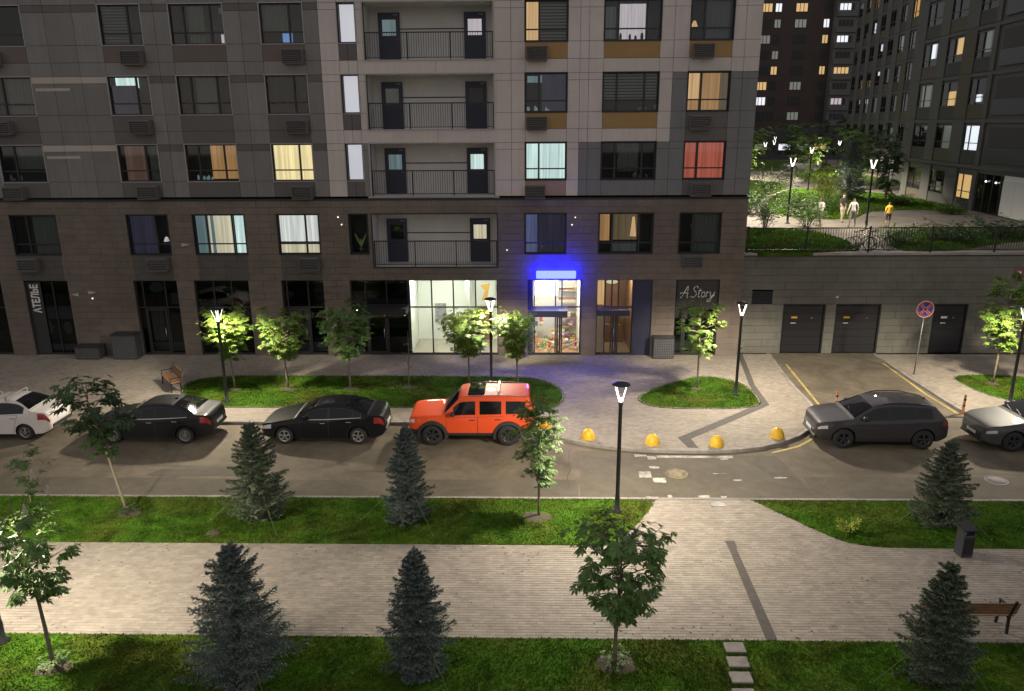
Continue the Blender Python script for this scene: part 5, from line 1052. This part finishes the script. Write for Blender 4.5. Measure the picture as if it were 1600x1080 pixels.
    if rails:
        for sd in (1,-1):
            pts = [c.pt(x, 6.35, .05 if 0 < i < 4 else .0, sd) for i, x in enumerate(np.linspace(rails[0], rails[1], 5))]; MB().tube(pts, .018, 6).build('roof_rail', 'plastic_black' if black_trim and not flares else 'metal_grey', o)
    if sunroof: c.patch('sunroof', 'glass_auto', o, 2.15, 2.75, 6.9, 8, .008, full=True, nx=6)
    if rack:
        for x in rack:
            z = c.I(c.t, x); MB().box(x-h-.03,x-h+.03,-.60,.60,z+.075,z+.105).box(x-h-.04,x-h+.04,-.62,-.54,z-.05,z+.075).box(x-h-.04,x-h+.04,.54,.62,z-.05,z+.075).build('roof_bar', 'trim_light', o)
    else: z = c.I(c.t, sp['rear'][0]-.15); MB().add([(sp['rear'][0]-h-.28,-.02,z),(sp['rear'][0]-h-.06,-.03,z-.02),(sp['rear'][0]-h-.06,.03,z-.02),(sp['rear'][0]-h-.28,.02,z),(sp['rear'][0]-h-.08,0,z+.07)], [(0,1,4),(1,2,4),(2,3,4),(3,0,4)]).build('antenna', paint, o)
    for y in (-.3,.25): MB().bar((sp['screen'][0]-h+.0,y,c.I(c.t, sp['screen'][0])+.02),(sp['screen'][0]-h+.12,y+.42,c.I(c.t, sp['screen'][0]+.12)+.02),.015).build('wiper', 'plastic_black', o)
    c.patch('bonnet_gap', 'plastic_black', o, sp['screen'][0]-.10, sp['screen'][0]-.02, 6.1, 8, .003, full=True, nx=2); c.patch('boot_gap', 'plastic_black', o, sp['boot'], sp['boot']+.012, 5.2, 8, .003, full=True, nx=2)
    return o
SED = dict(L=4.6, tumble=.26, r=.325, wheels=(.92,3.63), top=[(0,.56),(.05,.69),(.25,.79),(.7,.89),(1.2,.985),(1.34,1.02),(1.95,1.34),(2.25,1.43),(2.7,1.46),(3.1,1.435),(3.5,1.335),(3.98,1.15),(4.12,1.11),(4.45,1.07),(4.55,.96),(4.6,.66)], belt=[(0,.54),(.25,.74),(1.2,.92),(2.5,.955),(3.5,1.01),(4.1,1.05),(4.45,1.0),(4.6,.64)], wid=[(0,.50),(.08,.68),(.3,.81),(.8,.885),(2.3,.905),(3.6,.90),(4.2,.85),(4.5,.75),(4.6,.60)], bot=[(0,.33),(.25,.23),(1.0,.20),(3.8,.21),(4.4,.28),(4.6,.44)],
           screen=(1.40,2.0), rear=(3.2,3.95), sides=[(1.78,2.52),(2.60,3.42),(3.47,3.72)], doors=[((1.48,1.52),2.56),(2.56,(3.15,3.50))], head=(.05,.45,3.9,4.75), tail=(4.22,4.56,3.9,4.85), mirror=1.72, boot=4.0, chrome=True, pz=.60)
SEDW = dict(SED, L=4.35, top=[(0,.58),(.05,.72),(.25,.82),(.7,.92),(1.1,1.0),(1.22,1.03),(1.85,1.38),(2.1,1.46),(2.55,1.5),(2.95,1.48),(3.25,1.40),(3.65,1.16),(3.75,1.12),(4.2,1.07),(4.3,.98),(4.35,.66)], belt=[(0,.54),(.25,.76),(1.1,.93),(2.5,.97),(3.4,1.02),(3.8,1.05),(4.2,1.0),(4.35,.64)], wid=[(0,.50),(.08,.66),(.3,.78),(.8,.84),(2.3,.86),(3.4,.855),(4.0,.82),(4.25,.76),(4.35,.66)], bot=[(0,.33),(.25,.23),(1.0,.20),(3.6,.21),(4.15,.28),(4.35,.44)], wheels=(.85,3.4), r=.30, screen=(1.28,1.88), rear=(3.05,3.62), sides=[(1.6,2.32),(2.4,3.05),(3.1,3.38)], doors=[((1.36,1.4),2.36),(2.36,(2.94,3.22))], tail=(3.95,4.32,3.9,4.9), mirror=1.55, boot=3.66, head=(.05,.4,3.9,4.75), pz=.62)
BOX = dict(L=4.6, tumble=.12, r=.40, wheels=(.86,3.61), vtop=5.78, top=[(0,.86),(.03,1.02),(.12,1.10),(.4,1.135),(1.1,1.17),(1.22,1.19),(1.32,1.25),(1.78,1.74),(1.95,1.84),(2.4,1.875),(4.1,1.865),(4.36,1.83),(4.44,1.62),(4.54,1.15),(4.57,.95),(4.6,.80)], belt=[(0,.82),(.1,1.03),(1.2,1.10),(2.5,1.13),(4.4,1.17),(4.52,1.05),(4.6,.76)], wid=[(0,.74),(.06,.84),(.25,.90),(.8,.93),(4.2,.93),(4.45,.90),(4.6,.80)], bot=[(0,.50),(.3,.42),(1.0,.38),(3.8,.38),(4.4,.46),(4.6,.52)],
           screen=(1.30,1.80), rear=(4.40,4.50), sides=[(1.62,2.42),(2.58,3.36),(3.52,4.22)], doors=[((1.36,1.36),2.50),(2.50,(3.03,3.42))], head=(.04,.22,4.05,4.75), tail=(4.40,4.54,3.6,4.7), mirror=1.60, boot=4.38, pz=.75)
SUV = dict(L=4.62, tumble=.20, r=.37, wheels=(.92,3.68), top=[(0,.70),(.04,.86),(.2,.97),(.7,1.05),(1.05,1.10),(1.18,1.13),(1.85,1.51),(2.1,1.61),(2.7,1.665),(3.5,1.64),(4.0,1.57),(4.2,1.40),(4.42,1.14),(4.52,1.06),(4.58,.9),(4.62,.72)], belt=[(0,.68),(.2,.90),(1.05,1.03),(2.5,1.07),(3.6,1.13),(4.3,1.12),(4.5,1.0),(4.62,.70)], wid=[(0,.58),(.06,.74),(.25,.85),(.7,.92),(2.3,.935),(3.8,.93),(4.3,.88),(4.52,.80),(4.62,.66)], bot=[(0,.40),(.25,.30),(1.0,.26),(3.8,.27),(4.4,.36),(4.62,.5)],
           screen=(1.24,1.88), rear=(4.05,4.38), sides=[(1.60,2.42),(2.50,3.32),(3.38,3.9)], doors=[((1.36,1.40),2.46),(2.46,(3.16,3.42))], head=(.05,.34,3.9,4.5), tail=(4.30,4.57,4.1,4.8), mirror=1.56, boot=4.02, pz=.78)
SUV2 = dict(SUV, L=4.75, top=[(0,.66),(.04,.80),(.2,.91),(.8,1.0),(1.25,1.06),(1.4,1.09),(2.1,1.42),(2.4,1.50),(2.9,1.53),(3.5,1.48),(4.0,1.32),(4.3,1.14),(4.5,1.09),(4.65,1.02),(4.71,.88),(4.75,.70)], screen=(1.46,2.15), rear=(3.7,4.25), wheels=(.95,3.78), sides=[(1.85,2.6),(2.68,3.45),(3.5,3.8)], doors=[((1.6,1.64),2.62),(2.62,(3.24,3.5))], mirror=1.8, boot=4.3, belt=[(0,.64),(.2,.84),(1.25,.98),(2.5,1.02),(3.6,1.07),(4.3,1.06),(4.6,1.0),(4.75,.66)], wid=[(0,.58),(.06,.74),(.25,.85),(.7,.92),(2.3,.935),(3.8,.93),(4.4,.88),(4.65,.80),(4.75,.66)], bot=[(0,.36),(.25,.26),(1.0,.22),(3.8,.23),(4.5,.34),(4.75,.5)], tail=(4.42,4.70,4.0,4.8))
make_car('sedan_car', 'white sedan with roof bars cut off by the left edge', SEDW, 'paint_car_white', (-20.05,-9.72), rack=(1.75,2.75))
make_car('sedan_car', 'black sedan parked behind the leaning chestnut tree', SED, 'paint_car_black_grey', (-14.0,-9.98), wheel_style=(10,0))
make_car('sedan_car', 'glossy black sedan between the dark spruce and the orange car', SED, 'paint_car_black', (-7.62,-9.98), wheel_style=(5,1))
make_car('suv_car', 'boxy orange off road car with black fender flares and roof rails', BOX, 'paint_car_orange', (-2.12,-10.02), rim='rim_dark', wheel_style=(6,1), rails=(2.2,4.25), black_trim=True, flares=True, sunroof=True, rack=(3.25,))
make_car('suv_car', 'dark grey sport utility car parked across the garage driveway', SUV, 'paint_car_grey', (12.55,-10.2), R(-1.5), rim='rim_dark', wheel_style=(5,1), rails=(2.1,3.8), black_trim=True)
make_car('crossover_car', 'silver grey car with shiny bonnet cut off by the right edge', SUV2, 'paint_car_silver', (18.35,-10.35), R(2), rim='rim_dark', wheel_style=(5,1))
mv = make_car('distant_car', 'pale car parked far off on the courtyard road', SUV, 'paint_car_silver', (35,66), R(4), group='distant cars', plate=False); mv.location.z = TZ
# ------------------------------------------------------------------ street furniture
def bench(label, loc, rz, L=1.8):
    o = thing('park_bench', label, 'bench', loc, rz, 'wooden park benches')
    for i in range(5): MB().bbox(-L/2,L/2,-.42+i*.088,-.345+i*.088,.43,.46,.006).build('seat_slat', 'wood', o)
    for i in range(4):
        z = .52+i*.088; y = .04+i*.028; MB().obox((0,y,z+.035), (L,.025,.075), rx=R(-17)).build('back_slat', 'wood', o)
    for x in (-L/2+.12, L/2-.12):
        MB().bar((x,-.40,0),(x,-.36,.43),.05,.05).bar((x,.02,0),(x,.0,.43),.05,.05).bar((x,.0,.40),(x,.17,.92),.05,.04).bar((x,-.42,.405),(x,.04,.405),.05,.045).build('leg', 'metal_dark', o)
        MB().bar((x,-.40,.62),(x,.07,.64),.05,.03).bar((x,-.37,.43),(x,-.38,.62),.035,.035).build('armrest', 'metal_dark', o)
    return o
bench('wooden bench angled at the left end of the lawn island', (-15.75,-4.75,0), R(-52)); bench('wooden bench seen from behind at the lower right beside the spruce', (9.85,-21.6,0), R(180), 1.95)
bench('wooden bench at the left edge beyond the flowering chestnut', (-17.0,-16.9,.01), R(0)); None
o = thing('litter_bin', 'tall dark litter bin with slanted roof at the lawn edge', 'bin', (11.5,-18.3,0), R(8)); o.scale = (.84,.84,.9)
MB().bbox(-.19,.19,-.19,.19,0,.70,.015).build('body', 'cage', o)
for sx in (-1,1): MB().box(sx*.175-.012,sx*.175+.012,-.17,.17,.70,.90).build('roof_support', 'cage', o)
MB().obox((0,0,.925), (.46,.46,.035), rx=R(10)).build('roof', 'metal_dark', o); MB().box(-.18,.18,-.195,-.19,.1,.62).build('door', 'metal_dark', o)
for i, (x, y) in enumerate([(.55,-9.35),(2.1,-10.5),(4.37,-10.98),(6.64,-11.1),(9.03,-10.35)]):
    lb = ['yellow bollard half hidden behind the slender tree', 'yellow bollard left of the near street lamp', 'yellow bollard at the left end of the painted crossing', 'yellow bollard at the right end of the painted crossing', 'yellow bollard at the kerb nearest the grey car'][i]
    o = thing('dome_bollard', lb, 'bollard', (x,y,0), i, 'yellow dome bollards'); MB().lathe([(.25,0),(.255,.04),(.24,.14),(.20,.25),(.13,.345),(.06,.385),(0,.39)], 18).build('dome', 'yellow', o); MB().lathe([(.27,0),(.27,.025),(.25,.03)], 18).build('base_ring', 'paint_yellow', o); MB().tube([(-.05,0,.36),(-.04,0,.42),(.04,0,.42),(.05,0,.36)], .012, 6).build('lifting_eye', 'metal_grey', o)
for x, y, lb in ((17.22,-7.6,'orange marker post at the driveway corner by the silver car'), (12.35,-7.2,'orange marker post behind the bonnet of the grey car')):
    o = thing('marker_post', lb, 'post', (x,y,-.1), 0, 'orange marker posts'); MB().lathe([(.10,0),(.10,.03),(.05,.05),(.045,.78),(.03,.80),(0,.80)], 10).build('post', 'orange_paint', o)
    for z in (.3,.55): MB().lathe([(.048,z),(.05,z+.01),(.05,z+.07),(.047,z+.08)], 10).build('reflective_band', 'metal_dark', o)
o = thing('road_sign', 'round blue and red no stopping sign on a leaning grey pole', 'sign', (17.5,-2.9,0)); o.rotation_euler = (0,R(1.5),0)
MB().tube([(0,0,0),(0,0,3.3)], .03, 10).build('pole', 'metal_grey', o)
d = MB().lathe([(0,-.035),(.38,-.035),(.385,-.03),(.385,-.02),(0,-.02)], 32, (0,0,3.06), axis='y').build('sign_disc', 'sign_white', o)
MB().lathe([(.285,-.040),(.36,-.040),(.36,-.036),(.285,-.036)], 32, (0,0,3.06), axis='y', smooth=False).build('red_ring', 'sign_red', d); MB().lathe([(0,-.039),(.285,-.039)], 32, (0,0,3.06), axis='y', smooth=False).build('blue_field', 'sign_blue', d)
for a in (45,-45):
    MB().obox((0,-.044,3.06), (.57,.004,.075), ry=R(a)).build('red_bar', 'sign_red', d); MB().obox((0,-.0415,3.06), (.57,.003,.10), ry=R(a)).build('white_edge', 'sign_white', d)
for z in (2.9,3.2): MB().box(-.05,.05,-.03,.035,z-.015,z+.015).build('clamp', 'metal_grey', o)
# bicycles leaning at the terrace fence
def bicycle(label, loc, rz, m_):
    o = thing('bicycle', label, 'bicycle', loc, rz, 'bicycles at the fence')
    for x in (-.52,.52):
        mb = MB(); n = 28; mb.tube([(x+.33*math.cos(2*PI*k/n), 0, .34+.33*math.sin(2*PI*k/n)) for k in range(n+1)], .02, 6, cap=False); w = mb.build('wheel', 'tyre', o); sp = MB()
        for k in range(12): a = 2*PI*k/12; sp.tube([(x,0,.34),(x+.32*math.cos(a),0,.34+.32*math.sin(a))], .003, 3)
        sp.build('spokes', 'metal_grey', w)
    MB().tube([(-.52,0,.34),(-.12,0,.30),(.36,0,.78),(-.2,0,.82),(-.12,0,.30)], .018, 6).tube([(-.52,0,.34),(-.2,0,.82)], .012, 6).tube([(.36,0,.84),(.36,0,.72),(.52,0,.34)], .016, 6).tube([(-.2,0,.82),(-.23,0,.92)], .014, 6).build('frame', m_, o)
    MB().tube([(.42,-.28,1.0),(.40,-.1,.98),(.35,0,.86),(.40,.1,.98),(.42,.28,1.0)], .014, 6).build('handlebar', 'metal_dark', o); MB().bbox(-.36,-.1,-.07,.07,.92,.97,.02).build('saddle', 'plastic_black', o); MB().tube([(-.12,-.12,.2),(-.12,-.1,.3),(-.12,.1,.3),(-.12,.12,.4)], .012, 6).lathe([(.0,-.04),(.09,-.04),(.09,-.03),(0,-.03)], 14, (-.12,0,.3), axis='y').build('crank', 'metal_grey', o)
bicycle('left bicycle standing behind the terrace fence', (16.0,.95,TZ), R(4), 'chrome'); bicycle('right bicycle leaning behind the terrace fence', (16.95,1.15,TZ), R(-6), 'sign_white'); bicycle('middle bicycle half hidden between two others at the fence', (16.45,1.5,TZ), R(12), 'sign_red')
# ------------------------------------------------------------------ people on the terrace
def person(label, loc, rz, H_, shirt, legs, stride=.2, arm=.15, long_legs=True):
    k = H_/1.75; P_ = []; E = []; Rd = []
    def add(p, r_, par=None):
        P_.append(Vector(p)*k); Rd.append(r_*k)
        if par is not None: E.append((par, len(P_)-1))
        return len(P_)-1
    pel = add((0,0,.95), .125); sp = add((0,0,1.10), .115, pel); ch = add((0,0,1.28), .135, sp); up_ = add((0,0,1.41), .10, ch); nk = add((0,-.01,1.50), .052, up_); hd0 = add((0,-.015,1.58), .075, nk); hd1 = add((0,-.02,1.66), .088, hd0); add((0,-.01,1.73), .06, hd1); add((0,-.105,1.63), .016, hd1)
    for s_ in (1,-1):
        sh = add((.17*s_,0,1.40), .062, up_); el = add((.24*s_,arm*s_*.5+.02,1.13), .043, sh); wr = add((.25*s_,-.10+arm*s_,.90), .030, el); pm = add((.25*s_,-.13+arm*s_,.83), .032, wr)
        for j in range(4): f1 = add((.25*s_+(j-1.5)*.004, -.165+arm*s_+j*.022, .765), .0095, pm); add((.245*s_, -.17+arm*s_+j*.022, .725+.008*abs(j-1.5)), .0085, f1)
        th = add((.225*s_,-.185+arm*s_,.82), .010, pm); add((.22*s_,-.205+arm*s_,.78), .009, th)
        hp = add((.10*s_,0,.90), .092, pel); kn = add((.105*s_,-.03+stride*s_*.45,.50), .062, hp); an = add((.105*s_,.02+stride*s_,.09), .042, kn); ft = add((.105*s_,-.06+stride*s_,.045), .042, an); add((.11*s_,-.15+stride*s_,.035), .035, ft)
    me = bpy.data.meshes.new('body'); me.from_pydata([v[:] for v in P_], E, []); o = bpy.data.objects.new('body', me); COL.objects.link(o)
    md = o.modifiers.new('s', 'SKIN'); md.use_smooth_shade = True
    for i, r_ in enumerate(Rd): me.skin_vertices[0].data[i].radius = (r_, r_)
    me.skin_vertices[0].data[0].use_root = True; o.modifiers.new('u', 'SUBSURF').levels = 1
    dg = bpy.context.evaluated_depsgraph_get(); nm = bpy.data.meshes.new_from_object(o.evaluated_get(dg)); bpy.data.objects.remove(o)
    for q in ('skin','hair',shirt,legs,'plastic_black'): nm.materials.append(MATS[q])
    for f in nm.polygons:
        c = f.center/k; f.use_smooth = True
        if c.z > 1.64 or (c.z > 1.55 and c.y > .02): f.material_index = 1
        elif c.z > 1.475: f.material_index = 0
        elif abs(c.x) > .19 and c.z < 1.15: f.material_index = 0
        elif c.z > .95: f.material_index = 2
        elif c.z > .075: f.material_index = 3 if (long_legs or c.z > .5) else 0
        else: f.material_index = 4
    t = thing('person', label, 'person', loc, rz, 'people on the terrace'); link('body', nm, t); return t
person('person in white shirt walking left of the group', (17.4,10.2,TZ+.0), R(200), 1.72, 'shirt_white', 'trousers_grey', long_legs=False); person('person in dark shirt and pale trousers', (19.5,12.3,TZ), R(20), 1.82, 'shirt_black', 'trousers_beige', .12); person('person in white shirt and grey trousers nearest the lamp', (19.35,10.3,TZ), R(-40), 1.72, 'shirt_white', 'trousers_grey', .22); person('person in yellow shirt standing right of the lamp', (21.2,9.7,TZ), R(170), 1.55, 'shirt_yellow', 'trousers_dark', .1, long_legs=False)
